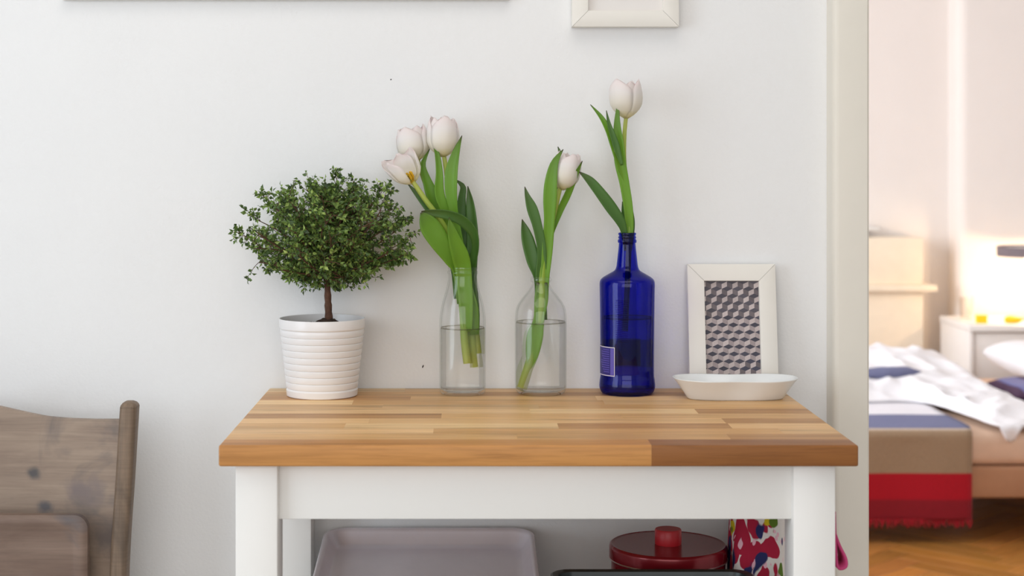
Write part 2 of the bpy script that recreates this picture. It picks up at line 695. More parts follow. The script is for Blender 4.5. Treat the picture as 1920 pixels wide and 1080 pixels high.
LX0, LX1 = -0.2904, 0.4578       # outer faces of the legs
LW, LD = 0.0530, 0.0560
LY0, LY1 = 2.010 - CAMD, 2.496 - CAMD
for x0 in (LX0, LX1 - LW):
    for y0 in (LY0, LY1 - LD):
        tb('leg', x0, x0 + LW, y0, y0 + LD, 0, TOP - TT, M_WHITE, bev=0.0025)
AZ = 1.249 - (970 - CY) * 2.033 / F
tb('apron', LX0 + LW - 0.01, LX1 - LW + 0.01, LY0 + 0.012, LY0 + 0.034, AZ, TOP - TT, M_WHITE)
tb('apron', LX0 + LW - 0.01, LX1 - LW + 0.01, LY1 - 0.030, LY1 - 0.012, AZ + 0.02, TOP - TT, M_WHITE)
tb('apron', LX0 + 0.012, LX0 + 0.030, LY0 + LD - 0.01, LY1 - LD + 0.01, AZ, TOP - TT, M_WHITE)
tb('apron', LX1 - 0.030, LX1 - 0.012, LY0 + LD - 0.01, LY1 - LD + 0.01, AZ, TOP - TT, M_WHITE)
SH = 0.600
tb('shelf', LX0 + 0.006, LX1 - 0.006, LY0 + 0.005, LY1 - 0.005, SH - 0.022, SH, M_WHITE)
tb('shelf', LX0 + 0.006, LX1 - 0.006, LY0 + 0.005, LY1 - 0.005, 0.178, 0.20, M_WHITE)

# ------------------------------------------------------------------ things under the table
# shallow grey metal tray, resting on an oven dish, tilted a little forward
M_TRAY = plain('grey_enamel', (226, 220, 227), 0.27, metallic=0.3, vary=0.03)
M_DISHB = plain('stoneware', (200, 196, 188), 0.4)
tray = tag(empty('serving_tray', (-0.0597, 2.48 - CAMD, 0.687)),
           'shallow grey metal serving tray with rounded corners under the table', 'tray')
tray.rotation_euler = (math.radians(6.2), 0, 0)
hx, hy = 0.1575, 0.215
rings = []
for inset, z, rr in ((0.0, -0.006, 0.032), (-0.003, -0.003, 0.034), (-0.002, 0.0005, 0.034), (0.001, 0.0015, 0.032),
                     (0.0045, 0.0, 0.030), (0.006, -0.004, 0.029), (0.015, -0.0185, 0.022), (0.019, -0.0215, 0.019), (0.030, -0.0225, 0.012)):
    rings.append([(x, y - hy, zz) for x, y, zz in rr_ring(hx - inset, hy - inset, rr, z, 8)])
inner = len(rings)
outer = []
for inset, z, rr in ((0.0345, -0.0245, 0.010), (0.019, -0.0235, 0.019), (0.0125, -0.018, 0.022), (0.003, -0.007, 0.030)):
    outer.append([(x, y - hy, zz) for x, y, zz in rr_ring(hx - inset, hy - inset, rr, z, 8)])
n = len(rings[0])
verts = [p for rg in rings + outer for p in rg]
faces = []
for i in range(len(rings) - 1):
    for k in range(n):
        faces.append([i * n + k, i * n + (k + 1) % n, (i + 1) * n + (k + 1) % n, (i + 1) * n + k])
faces.append([(inner - 1) * n + k for k in range(n)])
faces.append([inner * n + k for k in range(n)])
for i in range(inner, inner + 3):
    for k in range(n):
        faces.append([i * n + k, i * n + (k + 1) % n, (i + 1) * n + (k + 1) % n, (i + 1) * n + k])
for k in range(n):
    faces.append([(inner + 3) * n + k, (inner + 3) * n + (k + 1) % n, (k + 1) % n, k])
mesh_obj('tray_pan', verts, faces, M_TRAY, tray, 50)
od = loft('oven_dish', [rr_ring(0.12, 0.085, 0.03, 0.0), rr_ring(0.125, 0.09, 0.03, 0.04),
                        rr_ring(0.121, 0.086, 0.028, 0.04), rr_ring(0.115, 0.08, 0.025, 0.006)], M_DISHB,
          loc=(-0.06, 2.37 - CAMD, SH))
tag(od, 'low stoneware oven dish on the shelf beneath the grey tray', 'dish')

# round red tin
M_RED = plain('dark_red_enamel', (128, 20, 30), 0.2, vary=0.03, metallic=0.25)
M_REDK = plain('red_plastic', (190, 34, 44), 0.4, vary=0.03)
M_SILV = plain('silver_band', (205, 190, 185), 0.3, metallic=0.9)
tin = tag(empty('cake_tin', (0.2855, 2.305 - CAMD, SH)), 'round dark red cake tin with a red knob on its lid', 'tin')
lathe('tin_body', [(0, 0), (0.078, 0), (0.081, 0.002), (0.081, 0.088), (0, 0.088)], M_RED, tin)
lid = lathe('lid', [(0.0815, 0.0850), (0.0838, 0.0850), (0.0840, 0.1000), (0.0832, 0.1035), (0.0810, 0.1050), (0.0785, 0.1042),
                    (0.076, 0.1040), (0, 0.1046), ], M_RED, tin, 72)
lathe('rim_band', [(0.0838, 0.0840), (0.0847, 0.0845), (0.0849, 0.0853), (0.0842, 0.0860), (0.0836, 0.0858)], M_SILV, lid, 72, close=True)
lathe('knob', [(0, 0.104), (0.0185, 0.104), (0.0190, 0.106), (0.0190, 0.1245), (0.0178, 0.1262), (0, 0.1265)], M_REDK, lid, 40)

# dark roasting pan in front of the tin
pan = tag(empty('roasting_pan', (0.246, 2.10 - CAMD, SH)), 'dark grey metal roasting pan in front of the red tin', 'pan')
rings = [rr_ring(0.115, 0.066, 0.02, 0.0), rr_ring(0.128, 0.080, 0.022, 0.092), rr_ring(0.135, 0.087, 0.024, 0.094), rr_ring(0.136, 0.088, 0.024, 0.0965),
         rr_ring(0.133, 0.085, 0.024, 0.0985), rr_ring(0.126, 0.078, 0.021, 0.0965), rr_ring(0.113, 0.064, 0.019, 0.003)]
loft('pan_body', rings, M_BLACK, pan, 40)


# floral cloth bag
def floral():
    t = NT('floral_print')
    v = t.coords((1, 1, 0.62), 'Object', (0, 0.35, 0))
    nz = t.n('ShaderNodeTexNoise', Scale=32.0, Detail=2.0)
    t.l(v, nz.inputs['Vector'])
    wv = t.n('ShaderNodeVectorMath', _operation='MULTIPLY_ADD')
    t.l(nz.outputs['Color'], wv.inputs[0])
    wv.inputs[1].default_value = (0.03, 0.03, 0.03)
    t.l(v, wv.inputs[2])
    def blot(scale, thr, off):
        ad = t.n('ShaderNodeVectorMath', _operation='ADD')
        ad.inputs[1].default_value = off
        t.l(wv.outputs[0], ad.inputs[0])
        vo = t.n('ShaderNodeTexVoronoi', Scale=scale)
        t.l(ad.outputs[0], vo.inputs['Vector'])
        return t.ramp(vo.outputs['Distance'], [(thr, (1, 1, 1, 1)), (thr + 0.03, (0, 0, 0, 1))])
    c = t.mix(blot(40, 0.50, (0, 0, 0)), srgb(236, 230, 226), srgb(176, 20, 58))
    c = t.mix(blot(75, 0.22, (0.4, 0.3, 0.1)), c, srgb(240, 190, 205))
    c = t.mix(blot(30, 0.21, (0.7, 0.2, 0.5)), c, srgb(214, 190, 20))
    c = t.mix(blot(27, 0.19, (0.2, 0.9, 0.3)), c, srgb(90, 120, 30))
    c = t.mix(blot(26, 0.26, (0.55, 0.5, 0.92)), c, srgb(34, 40, 96))
    t.l(c, t.b.inputs['Base Color'])
    t.set(Roughness=0.85)
    return t.m


M_FLORAL = floral()
bag = tag(empty('floral_bag', (0.410, 2.285 - CAMD, SH)), 'white cloth bag printed with crimson flowers beside the red tin', 'bag')
verts, faces = [], []
NS, NR = 48, 16
for i in range(NR + 1):
    f = i / NR
    z = 0.185 * f
    for k in range(NS):
        a = 2 * math.pi * k / NS
        sq = 1.0 / max(abs(math.cos(a)) ** 3 + abs(math.sin(a)) ** 3, 1e-6) ** (1 / 3.0)
        rx = 0.042 * (1.0 - 0.12 * f) * sq
        ry = 0.052 * (1.0 - 0.55 * f) * sq
        wob = 1 + 0.05 * math.sin(5 * a + 3 * f) + 0.035 * math.sin(9 * a - 4 * f)
        if i == 0:
            wob *= 0.94
        verts.append((rx * math.cos(a) * wob, ry * math.sin(a) * wob, z))
for i in range(NR):
    for k in range(NS):
        faces.append([i * NS + k, i * NS + (k + 1) % NS, (i + 1) * NS + (k + 1) % NS, (i + 1) * NS + k])
faces.append(list(range(NS)))
faces.append([NR * NS + k for k in range(NS)])
mesh_obj('bag_body', verts, faces, M_FLORAL, bag, 60)

# pink oven cloth hanging outside the right-hand legs
M_PINK = plain('pink_binding', (196, 66, 120), 0.8, vary=0.08, bump=0.2, bscale=400)
pk = tag(empty('pot_holder', (LX1 + 0.0045, 2.064 - CAMD, 0.757)), 'crimson pink cloth pot holder hanging beside the right table leg', 'pot holder')
pth = catmull([(0.000, 0.00, 0.055), (0.003, 0.006, 0.030), (0.0085, 0.0, 0.010), (0.0165, -0.004, -0.008), (0.0150, -0.008, -0.019), (0.004, -0.006, -0.021), (0.001, -0.004, 0.0), (0.0, 0.0, 0.05)], 40)
verts, faces = [], []
half = 0.022
for x, y, z in pth:
    verts += [(x, y - half, z), (x, y + half, z)]
for i in range(39):
    faces.append([2 * i, 2 * i + 1, 2 * i + 3, 2 * i + 2])
o = mesh_obj('folded_cloth', verts, faces, M_PINK, pk, 60)
md = o.modifiers.new('thickness', 'SOLIDIFY')
md.thickness = 0.003
tube('hanging_loop', catmull([(0.001, 0.0, 0.05), (-0.001, 0.008, 0.075), (-0.003, 0.0, 0.092), (-0.001, -0.008, 0.075), (0.001, 0.0, 0.05)], 16), [0.0015] * 16, M_PINK, pk, 6)

# ------------------------------------------------------------------ potted little tree
M_SOIL = plain('potting_soil', (62, 46, 36), 0.95, vary=0.4, scale=180, bump=0.8, bscale=300)
M_BARK = plain('brown_bark', (92, 62, 46), 0.85, vary=0.3, scale=120, bump=0.6, bscale=350)


def leaf_mat(name, stops, trans=0.25, attr='rnd', rough=0.45):
    t = NT(name)
    at = t.n('ShaderNodeAttribute', _attribute_name=attr)
    c = t.ramp(at.outputs['Fac'], stops)
    t.l(c, t.b.inputs['Base Color'])
    t.set(Roughness=rough)
    tr = t.n('ShaderNodeBsdfTranslucent')
    t.l(c, tr.inputs[0])
    mx = t.n('ShaderNodeMixShader')
    mx.inputs[0].default_value = trans
    t.l(t.b.outputs[0], mx.inputs[1])
    t.l(tr.outputs[0], mx.inputs[2])
    t.l(mx.outputs[0], t.out.inputs[0])
    return t.m


M_LEAF = leaf_mat('small_leaf', [(0.0, srgb(54, 74, 40)), (0.4, srgb(94, 122, 58)), (0.75, srgb(146, 174, 84)), (1.0, srgb(186, 206, 118))], 0.22)
ZP = 2.42
tree = tag(empty('potted_tree', P(604, 739, ZP)), 'small ball-headed myrtle tree in a ribbed white pot', 'potted plant')
tree.location.z = TOP
prof = [(0, 0.003), (0.0480, 0.003), (0.0505, 0.0), (0.0528, 0.0015), (0.0536, 0.010)]
# nine soft ribs from foot to rim
zb, zt, rb, rt = 0.0125, 0.1000, 0.0530, 0.0628
NRB = 9
for i in range(NRB):
    for f, b in ((0.0, -0.0010), (0.12, 0.0001), (0.5, 0.0006), (0.88, 0.0001)):
        q = (i + f) / NRB
        prof.append((rb + (rt - rb) * q + b, zb + (zt - zb) * q))
prof += [(0.0621, 0.1003), (0.0637, 0.1025), (0.0645, 0.1150), (0.0640, 0.1162), (0.0628, 0.1160), (0.0618, 0.1120), (0.0612, 0.1000), (0.060, 0.098), (0, 0.098)]
lathe('pot', prof, M_PORC, tree, 96, 30)
random.seed(5)
# soil, mounded round the stem
bm = bmesh.new()
bmesh.ops.create_grid(bm, x_segments=44, y_segments=44, size=0.0595)
for v in list(bm.verts):
    if v.co.xy.length > 0.0600:
        bm.verts.remove(v)
for v in bm.verts:
    d = v.co.xy.length
    dx = math.hypot(v.co.x - 0.008, v.co.y)
    v.co.z = 0.1045 + 0.0100 * math.exp(-(dx / 0.020) ** 4) * (1 + 0.35 * noise.noise(v.co * 190)) + 0.002 * noise.noise(v.co * 300)
bm_obj('soil', bm, M_SOIL, tree, 180)
tt = P(613, 512, ZP) - tree.location
tp = catmull([(0.0115, 0.0, 0.092), (0.0095, 0.001, 0.125), (0.0085, 0.0, 0.15), (tt.x, tt.y, tt.z)], 16)
tube('trunk', tp, [0.0062 - 0.0018 * i / 15 + 0.0005 * math.sin(i * 2.1) + (0.004 if i == 0 else 0) for i in range(16)], M_BARK, tree, 12)

cc = P(606, 435, ZP) - tree.location       # crown centre
bv, bf, lv, lf, lr = [], [], [], [], []


def crown_ok(p):
    d = p - cc
    az = 0.130 if d.x > 0 else 0.126
    if d.z > 0:
        return (abs(d.x) / az) ** 2.3 + (abs(d.y) / 0.100) ** 2.3 + (d.z / 0.080) ** 2.3 < 1
    return (d.x / az) ** 2 + (d.y / 0.095) ** 2 + (d.z / 0.056) ** 2.0 < 1


def add_leaf(p, d, size):
    d = d.normalized()
    up = Vector((random.uniform(-1, 1), random.uniform(-1, 1), random.uniform(-0.2, 1)))
    s = d.cross(up)
    if s.length < 1e-3:
        return
    s.normalize()
    nn = s.cross(d)
    b = len(lv)
    wd = size * random.uniform(0.26, 0.36)
    curl = random.uniform(0.1, 0.5) * size
    pts = [p, p + d * size * 0.45 + s * wd + nn * 0.12 * size, p + d * size * 0.45 - s * wd + nn * 0.12 * size,
           p + d * size * 0.45, p + d * size - nn * curl * 0.5]
    lv.extend(pts)
    lf.extend([[b, b + 1, b + 3], [b, b + 3, b + 2], [b + 1, b + 4, b + 3], [b + 2, b + 3, b + 4]])
    r = min(1, max(0, random.gauss(0.42, 0.24)))
    lr.extend([r] * 5)


def add_branch(pts, r0, r1, seg=4):
    rr = [r0 + (r1 - r0) * i / (len(pts) - 1) for i in range(len(pts))]
    v, f = tube_data(pts, rr, seg, False, len(bv))
    bv.extend(v)
    bf.extend(f)


def twig(p, d, length, leaves=True):
    q = p.copy()
    pts = [q.copy()]
    n = 5
    for i in range(n):
        d = (d + 0.28 * Vector((random.gauss(0, 1), random.gauss(0, 1), random.gauss(0.1, 0.8)))).normalized()
        q = q + d * length / n
        pts.append(q.copy())
        for _ in range(3 if i else 1):
            ld = (d * 0.5 + Vector((random.gauss(0, 1), random.gauss(0, 1), random.gauss(0, 1))).normalized())
            add_leaf(q + 0.001 * ld, ld, random.uniform(0.0056, 0.0092))
    add_branch(pts, 0.0006, 0.0003, 3)
    return pts


base = Vector((tt.x, tt.y, tt.z - 0.006))
NB = 72
for i in range(NB):
    ga = i * 2.39996 + random.uniform(-0.2, 0.2)
    fz = (i + 0.5) / NB
    el = -0.10 + 1.6 * fz ** 1.15
    dirv = Vector((math.cos(ga) * math.cos(el), math.sin(ga) * math.cos(el), math.sin(el)))
    # length until the crown's surface
    t = 0.0
    while t < 0.2 and (crown_ok(base + Vector((0, 0, 0.012)) + dirv * t) or t < 0.03):
        t += 0.003
    L = t * random.uniform(0.80, 1.0)
    bend = Vector((random.uniform(-1, 1), random.uniform(-1, 1), random.uniform(-0.2, 0.6))) * 0.02
    pts = catmull([tuple(base), tuple(base + dirv * L * 0.4 + bend * 0.6), tuple(base + dirv * L * 0.75 + bend * 0.8), tuple(base + dirv * L)], 10)
    pts = [Vector(p) for p in pts]
    add_branch(pts, 0.0016, 0.0006, 5)
    for k in range(2, 10):
        nsub = 3 if k < 6 else 2
        for _ in range(nsub):
            dd = (dirv + 1.0 * Vector((random.gauss(0, 1), random.gauss(0, 1), random.gauss(0, 0.9)))).normalized()
            e = pts[k] + dd * 0.02
            if not crown_ok(e) and random.random() < 0.75:
                continue
            twig(pts[k], dd, random.uniform(0.014, 0.034))
# straggling shoots that leave the ball
for (u, v, dz, n) in ((449, 437, 0.0, 7), (760, 412, 0.01, 8), (768, 445, -0.02, 9), (764, 475, -0.03, 8), (738, 486, -0.02, 8), (722, 352, 0.0, 5),
                      (745, 478, 0.02, 8), (690, 502, -0.02, 7), (508, 498, 0.01, 6), (492, 366, 0.0, 5), (632, 330, 0, 5), (665, 345, 0, 5), (550, 502, -0.02, 6)):
    e = P(u, v, ZP + dz) - tree.location
    mid = base.lerp(e, 0.55) + Vector((0, 0, -0.006 if v > 420 else 0.01))
    pts = [Vector(p) for p in catmull([tuple(base), tuple(mid), tuple(e)], 14)]
    add_branch(pts, 0.0014, 0.0004, 5)
    for k in range(5, 14):
        for _ in range(2 if k > 8 else 1):
            dd = ((e - base).normalized() * 0.8 + 0.8 * Vector((random.gauss(0, 1), random.gauss(0, 1), random.gauss(0, 1)))).normalized()
            twig(pts[k], dd, random.uniform(0.008, 0.018))
print('small leaves', len(lr) // 5)
tag(mesh_obj('branches', bv, bf, M_BARK, tree, 180), kind='stuff')
me = bpy.data.meshes.new('foliage')
me.from_pydata([tuple(v) for v in lv], [], lf)
float_attr(me, 'rnd', lr)
tag(link('foliage', me, M_LEAF, tree), kind='stuff')

# ------------------------------------------------------------------ glass bottles
def glass_bottle(name, label, u, Zc, s_px, prof_px, v_base, inner, t, water_v, mat, floor_t=0.006):
    """prof_px: (radius px, v) from foot to lip, outer face"""
    root = tag(empty(name, ((u - CX) * Zc / F, Zc - CAMD, TOP)), label, 'bottle')
    out = [(r / s_px, (v_base - v) / s_px) for r, v in prof_px]
    zmax = out[-1][1]
    smooth_out = catmull(out, 70)
    smooth_out = [(max(r, 0.0), max(z, 0.0)) for r, z in smooth_out]
    inn = [(max(r - t, 0.004), z) for r, z in smooth_out if z > floor_t + 0.002]
    inn[0] = (inn[0][0], floor_t + 0.002)
    pr = [(0, 0.0015), (out[0][0] - 0.004, 0.0015), (out[0][0] - 0.002, 0.0)] + smooth_out
    pr += [(inn[-1][0] + 0.0004, zmax + 0.0006)] + list(reversed(inn))
    pr += [(inn[0][0] * 0.85, floor_t), (0, floor_t - 0.001)]
    lathe('glass', pr, mat, root, 96, 60)
    wprof = None
    if water_v:
        zw = (v_base - water_v) / s_px
        wi = [(r + 0.0006, z) for r, z in inn if z < zw - 0.0006]
        rl = wi[-1][0]
        wp = [(0, floor_t - 0.0014), (wi[0][0] * 0.85, floor_t - 0.0006)] + wi + [(rl, zw - 0.0004), (rl - 0.0010, zw + 0.0012), (rl - 0.0022, zw + 0.0003), (rl - 0.004, zw), (0, zw)]
        lathe('water', wp, M_WATER if mat is M_GLASS else M_BWATER, root, 96, 60)
        lathe('meniscus', [(rl - 0.0006, zw - 0.0005), (rl - 0.0006, zw + 0.0014), (rl - 0.0016, zw + 0.0004)], M_MENIS, root, 96, 60, close=True)
    return root


bot1 = glass_bottle('milk_bottle', 'clear wide-necked milk bottle half full of water holding three tulips', 867.5, 2.433, 1243,
                    [(35, 739), (41, 736), (43.2, 728), (43.5, 715), (43.5, 660), (43.5, 610), (42.8, 595), (39.0, 571), (31.5, 545), (27.4, 526),
                     (26.6, 517), (27.4, 514), (28.2, 512.5), (28.2, 509), (26.8, 507), (26.8, 505), (27.6, 503.5), (27.4, 500.5)], 739, None, 0.0021, 615, M_GLASS)
bot2 = glass_bottle('juice_bottle', 'clear round-shouldered bottle half full of water holding a single tulip', 1014, 2.438, 1241,
                    [(38, 738), (44, 735), (47.5, 727), (48.4, 715), (48.4, 660), (48.4, 605), (47, 584), (43, 571), (34, 558), (23.5, 545),
                     (17.0, 534), (16.0, 530), (18.6, 528), (19.4, 525), (19.0, 522), (17.6, 520.5), (17.6, 519)], 738, None, 0.0020, 604, M_GLASS)
bot3 = glass_bottle('blue_bottle', 'cobalt blue glass bottle with a screw neck and a side label holding one tall tulip', 1176, 2.44, 1240,
                    [(43, 738), (48.5, 735), (51.8, 727), (52.2, 720), (50.8, 708), (50.0, 700), (50.3, 640), (51.0, 577), (51.4, 546), (51.6, 531),
                     (49.5, 524.5), (44, 519.5), (33, 513), (24, 507.5), (20.6, 501), (19, 490), (15.8, 460), (15.7, 456), (17.2, 455), (17.6, 451),
                     (16.2, 449), (15.8, 447.5), (16.8, 446), (16.8, 444.5), (15.6, 443), (15.6, 441), (16.8, 439.8), (16.4, 437)], 738, None, 0.0022, 596, M_BLUE)


# paper label on the left flank of the blue bottle, with a pale border and small print
def patch(name, root, r, a0, a1, z0, z1, m, parent=None, n=14, thick=0.00012):
    vs, fs = [], []
    for i in range(n + 1):
        a = math.radians(a0 + (a1 - a0) * i / n)
        for rr, z in ((r, z0), (r, z1), (r + thick, z1), (r + thick, z0)):
            vs.append((rr * math.cos(a), rr * math.sin(a), z))
    for i in range(n):
        for k in range(4):
            fs.append([4 * i + k, 4 * i + (k + 1) % 4, 4 * i + 4 + (k + 1) % 4, 4 * i + 4 + k])
    fs.append([0, 1, 2, 3])
    fs.append([4 * n + k for k in range(4)])
    return mesh_obj(name, vs, fs, m, parent or root, 40)


M_LAB = plain('label_navy', (44, 36, 120), 0.5, vary=0.05)
M_LABV = plain('label_violet', (96, 84, 178), 0.5, vary=0.05)
M_LABW = plain('label_pale', (214, 206, 222), 0.5, vary=0.04)
s3 = 1240
z_t, z_b = (738 - 647) / s3, (738 - 701) / s3
RB = 50.4 / s3
# the visible end of the label sits at u = 1149; camera side is -Y (angle 270)
a_end = 270 - math.degrees(math.asin(27 / 50.4))
lab = patch('label', bot3, RB + 0.00015, a_end - 95, a_end, z_b, z_t, M_LAB, None, 24)
patch('label_border', bot3, RB + 0.0003, a_end - 95, a_end, z_t - 0.0013, z_t, M_LABW, lab, 24)
patch('label_border', bot3, RB + 0.0003, a_end - 95, a_end, z_b, z_b + 0.0013, M_LABW, lab, 24)
patch('label_border', bot3, RB + 0.0003, a_end - 1.6, a_end, z_b, z_t, M_LABW, lab, 2)
patch('label_band', bot3, RB + 0.00028, a_end - 11, a_end - 2.4, z_b + 0.002, z_t - 0.002, M_LABV, lab, 4)
random.seed(21)
for i in range(11):
    zz = z_t - 0.0045 - i * 0.0033
    ln = random.uniform(18, 34)
    patch('print_line', bot3, RB + 0.0003, a_end - 14 - ln, a_end - 14, zz - 0.0006, zz + 0.0006, M_LABV, lab, 8)
# label on the far side, seen dark through the glass
patch('rear_label', bot3, RB + 0.00015, 55, 125, (738 - 692) / s3, (738 - 640) / s3, plain('rear_label_paper', (84, 62, 100), 0.6), None, 24)
# fine moulded ridges on the front left of the shoulder
vs, fs = [], []
for i in range(24):
    z = (738 - (636 - i * 3.3)) / s3
    rr = (50.2 + 0.8 * i / 24) / s3
    pth = []
    for k in range(9):
        a = math.radians(270 - 31 + 27 * k / 8)
        pth.append((rr * math.cos(a), rr * math.sin(a), z + 0.0006 * math.sin(k * 0.8)))
    v, f = tube_data(pth, [0.00045] * 9, 5, True, len(vs))
    vs += v
    fs += f
tag(mesh_obj('moulded_ridges', vs, fs, M_BLUE, bot3, 60), 'fine raised ridges in the blue glass', kind='stuff')

# ------------------------------------------------------------------ tulips
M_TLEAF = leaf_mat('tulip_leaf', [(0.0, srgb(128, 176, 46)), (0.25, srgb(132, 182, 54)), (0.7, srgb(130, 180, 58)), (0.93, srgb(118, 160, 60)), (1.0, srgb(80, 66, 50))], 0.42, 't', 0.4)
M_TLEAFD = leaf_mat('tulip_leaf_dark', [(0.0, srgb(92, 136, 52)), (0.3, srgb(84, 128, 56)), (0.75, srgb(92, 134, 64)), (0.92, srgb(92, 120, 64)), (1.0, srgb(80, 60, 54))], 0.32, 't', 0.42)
M_TSTEM = leaf_mat('tulip_stem', [(0.0, srgb(190, 196, 90)), (0.2, srgb(140, 178, 70)), (0.6, srgb(160, 190, 64)), (1.0, srgb(206, 212, 110))], 0.25, 't', 0.4)
M_PETAL = leaf_mat('tulip_petal', [(0.0, srgb(240, 232, 176)), (0.18, srgb(253, 249, 236)), (0.6, srgb(255, 252, 250)), (0.9, srgb(254, 244, 243)), (1.0, srgb(244, 216, 220))], 0.45, 't', 0.5)
M_STAMEN = plain('stamen_yellow', (226, 178, 30), 0.7, vary=0.15, scale=200)


def solid(o, t):
    md = o.modifiers.new('thickness', 'SOLIDIFY')
    md.thickness = t
    md.offset = 0


def tulip_root(label, p):
    return tag(empty('tulip', p), label, 'tulip')


def stem(root, pts, r0=0.0045, r1=0.0032, n=36):
    """pts: (u, v, Z) from cut end up to the flower"""
    w = [tuple(P(u, v, Z) - root.location) for u, v, Z in pts]
    c = catmull(w, n)
    rr = [r0 + (r1 - r0) * i / (n - 1) for i in range(n)]
    v, f = tube_data(c, rr, 12)
    o = mesh_obj('stem', v, f, M_TSTEM, root, 60)
    tv = []
    for i in range(n):
        tv += [i / (n - 1)] * 12
    float_attr(o.data, 't', tv)
    return o


def leaf(root, pts, roll=0.0, cup=0.22, m=None, n=26, wave=0.0):
    """pts: (u, v, Z, width px) from base to tip; roll turns the blade about its length"""
    c = catmull(pts, n)
    path = [P(u, v, Z) - root.location for u, v, Z, w_ in c]
    wid = [max(w_, 0.3) * Z / F for u, v, Z, w_ in c]
    verts, faces, tv = [], [], []
    na = 7
    view = Vector((0.05, 1, 0))
    for i in range(n):
        T = (path[min(i + 1, n - 1)] - path[max(i - 1, 0)]).normalized()
        S = T.cross(view)
        if S.length < 1e-3:
            S = Vector((1, 0, 0))
        S.normalize()
        rl = roll if not isinstance(roll, (tuple, list)) else roll[0] + (roll[1] - roll[0]) * i / (n - 1)
        S = Matrix.Rotation(math.radians(rl), 3, T) @ S
        N = S.cross(T).normalized()
        hw = wid[i] / 2 / max(0.45, abs(math.cos(math.radians(rl))))
        for k in range(na):
            a = -1 + 2 * k / (na - 1)
            off = cup * hw * (1.0 - a * a) * 1.0 + wave * hw * math.sin(i * 0.9 + a * 2) * abs(a)
            verts.append(path[i] + S * hw * a + N * off)
            tv.append(i / (n - 1))
    for i in range(n - 1):
        for k in range(na - 1):
            faces.append([i * na + k, i * na + k + 1, (i + 1) * na + k + 1, (i + 1) * na + k])
    o = mesh_obj('leaf', verts, faces, m or M_TLEAF, root, 180)
    float_attr(o.data, 't', tv)
    solid(o, 0.0007)
    return o


RPROF = [(0, 0.14), (0.07, 0.42), (0.18, 0.74), (0.34, 0.96), (0.52, 1.0), (0.70, 0.97), (0.86, 0.90), (1.0, 0.78)]


def rp(t, prof_):
    for (a, b), (c, d) in zip(prof_, prof_[1:]):
        if t <= c:
            return b + (d - b) * (t - a) / (c - a)
    return prof_[-1][1]


def flower(root, base, tip, wpx, Z, spin=0.0, opens=None, close=1.0, skip=(), stamens=False, seed=1, lean=0.0):
    """six petals on a cup; base / tip are (u, v); lean = tip's extra distance"""
    random.seed(seed)
    B = P(base[0], base[1], Z) - root.location
    Tp = P(tip[0], tip[1], Z + lean) - root.location
    A = (Tp - B)
    L = A.length
    A.normalize()
    Rm = 1.16 * wpx / 2 * Z / F
    S = A.cross(Vector((0, 1, 0))).normalized()
    N = S.cross(A).normalized()
    for k in range(6):
        if k in skip:
            continue
        inner = k % 2
        phi = math.radians(spin + 60 * k)
        rk = Rm * (0.86 if inner else 1.0)
        lk = L * (random.uniform(0.97, 1.03) if not inner else random.uniform(0.93, 1.0))
        op = (opens or {}).get(k, 0.0)
        na, nt = 9, 14
        verts, faces, tv = [], [], []
        amax = math.radians(60 if not inner else 54)
        for i in range(nt + 1):
            t = i / nt
            r = rk * rp(t, RPROF) * (close if t > 0.5 else 1.0 + (close - 1.0) * t * 2)
            r += op * rk * t * t
            aw = amax * min(1.0, (0.55 + 2.2 * t)) * (1 - max(0, (t - 0.55) / 0.45) ** 3.2 * 0.66)
            for j in range(na):
                a = -1 + 2 * j / (na - 1)
                an = phi + a * aw
                # edges curl slightly in, tip notched and wavy
                rr = r * (1 - 0.06 * a * a) + 0.02 * rk * math.sin(6 * a + 5 * t + seed + k) * t
                h = lk * (t - 0.10 * a * a * t ** 3) + 0.012 * lk * math.sin(9 * a + k + seed) * t * t
                verts.append(B + A * h + (S * math.cos(an) + N * math.sin(an)) * rr)
                tv.append(min(1.0, t * 0.86 + 0.16 * abs(a) ** 3 * t))
        for i in range(nt):
            for j in range(na - 1):
                faces.append([i * na + j, i * na + j + 1, (i + 1) * na + j + 1, (i + 1) * na + j])
        o = mesh_obj('petal', verts, faces, M_PETAL, root, 180)
        float_attr(o.data, 't', tv)
        solid(o, 0.0006)
    if stamens:
        for k in range(6):
            an = math.radians(60 * k + 15)
            q = S * math.cos(an) + N * math.sin(an)
            tube('stamen', [tuple(B + A * 0.002 + q * 0.002), tuple(B + A * L * 0.16 + q * 0.0045), tuple(B + A * L * 0.19 + q * 0.005), tuple(B + A * L * 0.36 + q * 0.0055)],
                 [0.0008, 0.0010, 0.0022, 0.0018], M_STAMEN, root, 6)
        tube('pistil', [tuple(B), tuple(B + A * L * 0.28), tuple(B + A * L * 0.31)], [0.0024, 0.0026, 0.0036], M_TSTEM, root, 8)


Z1 = 2.433
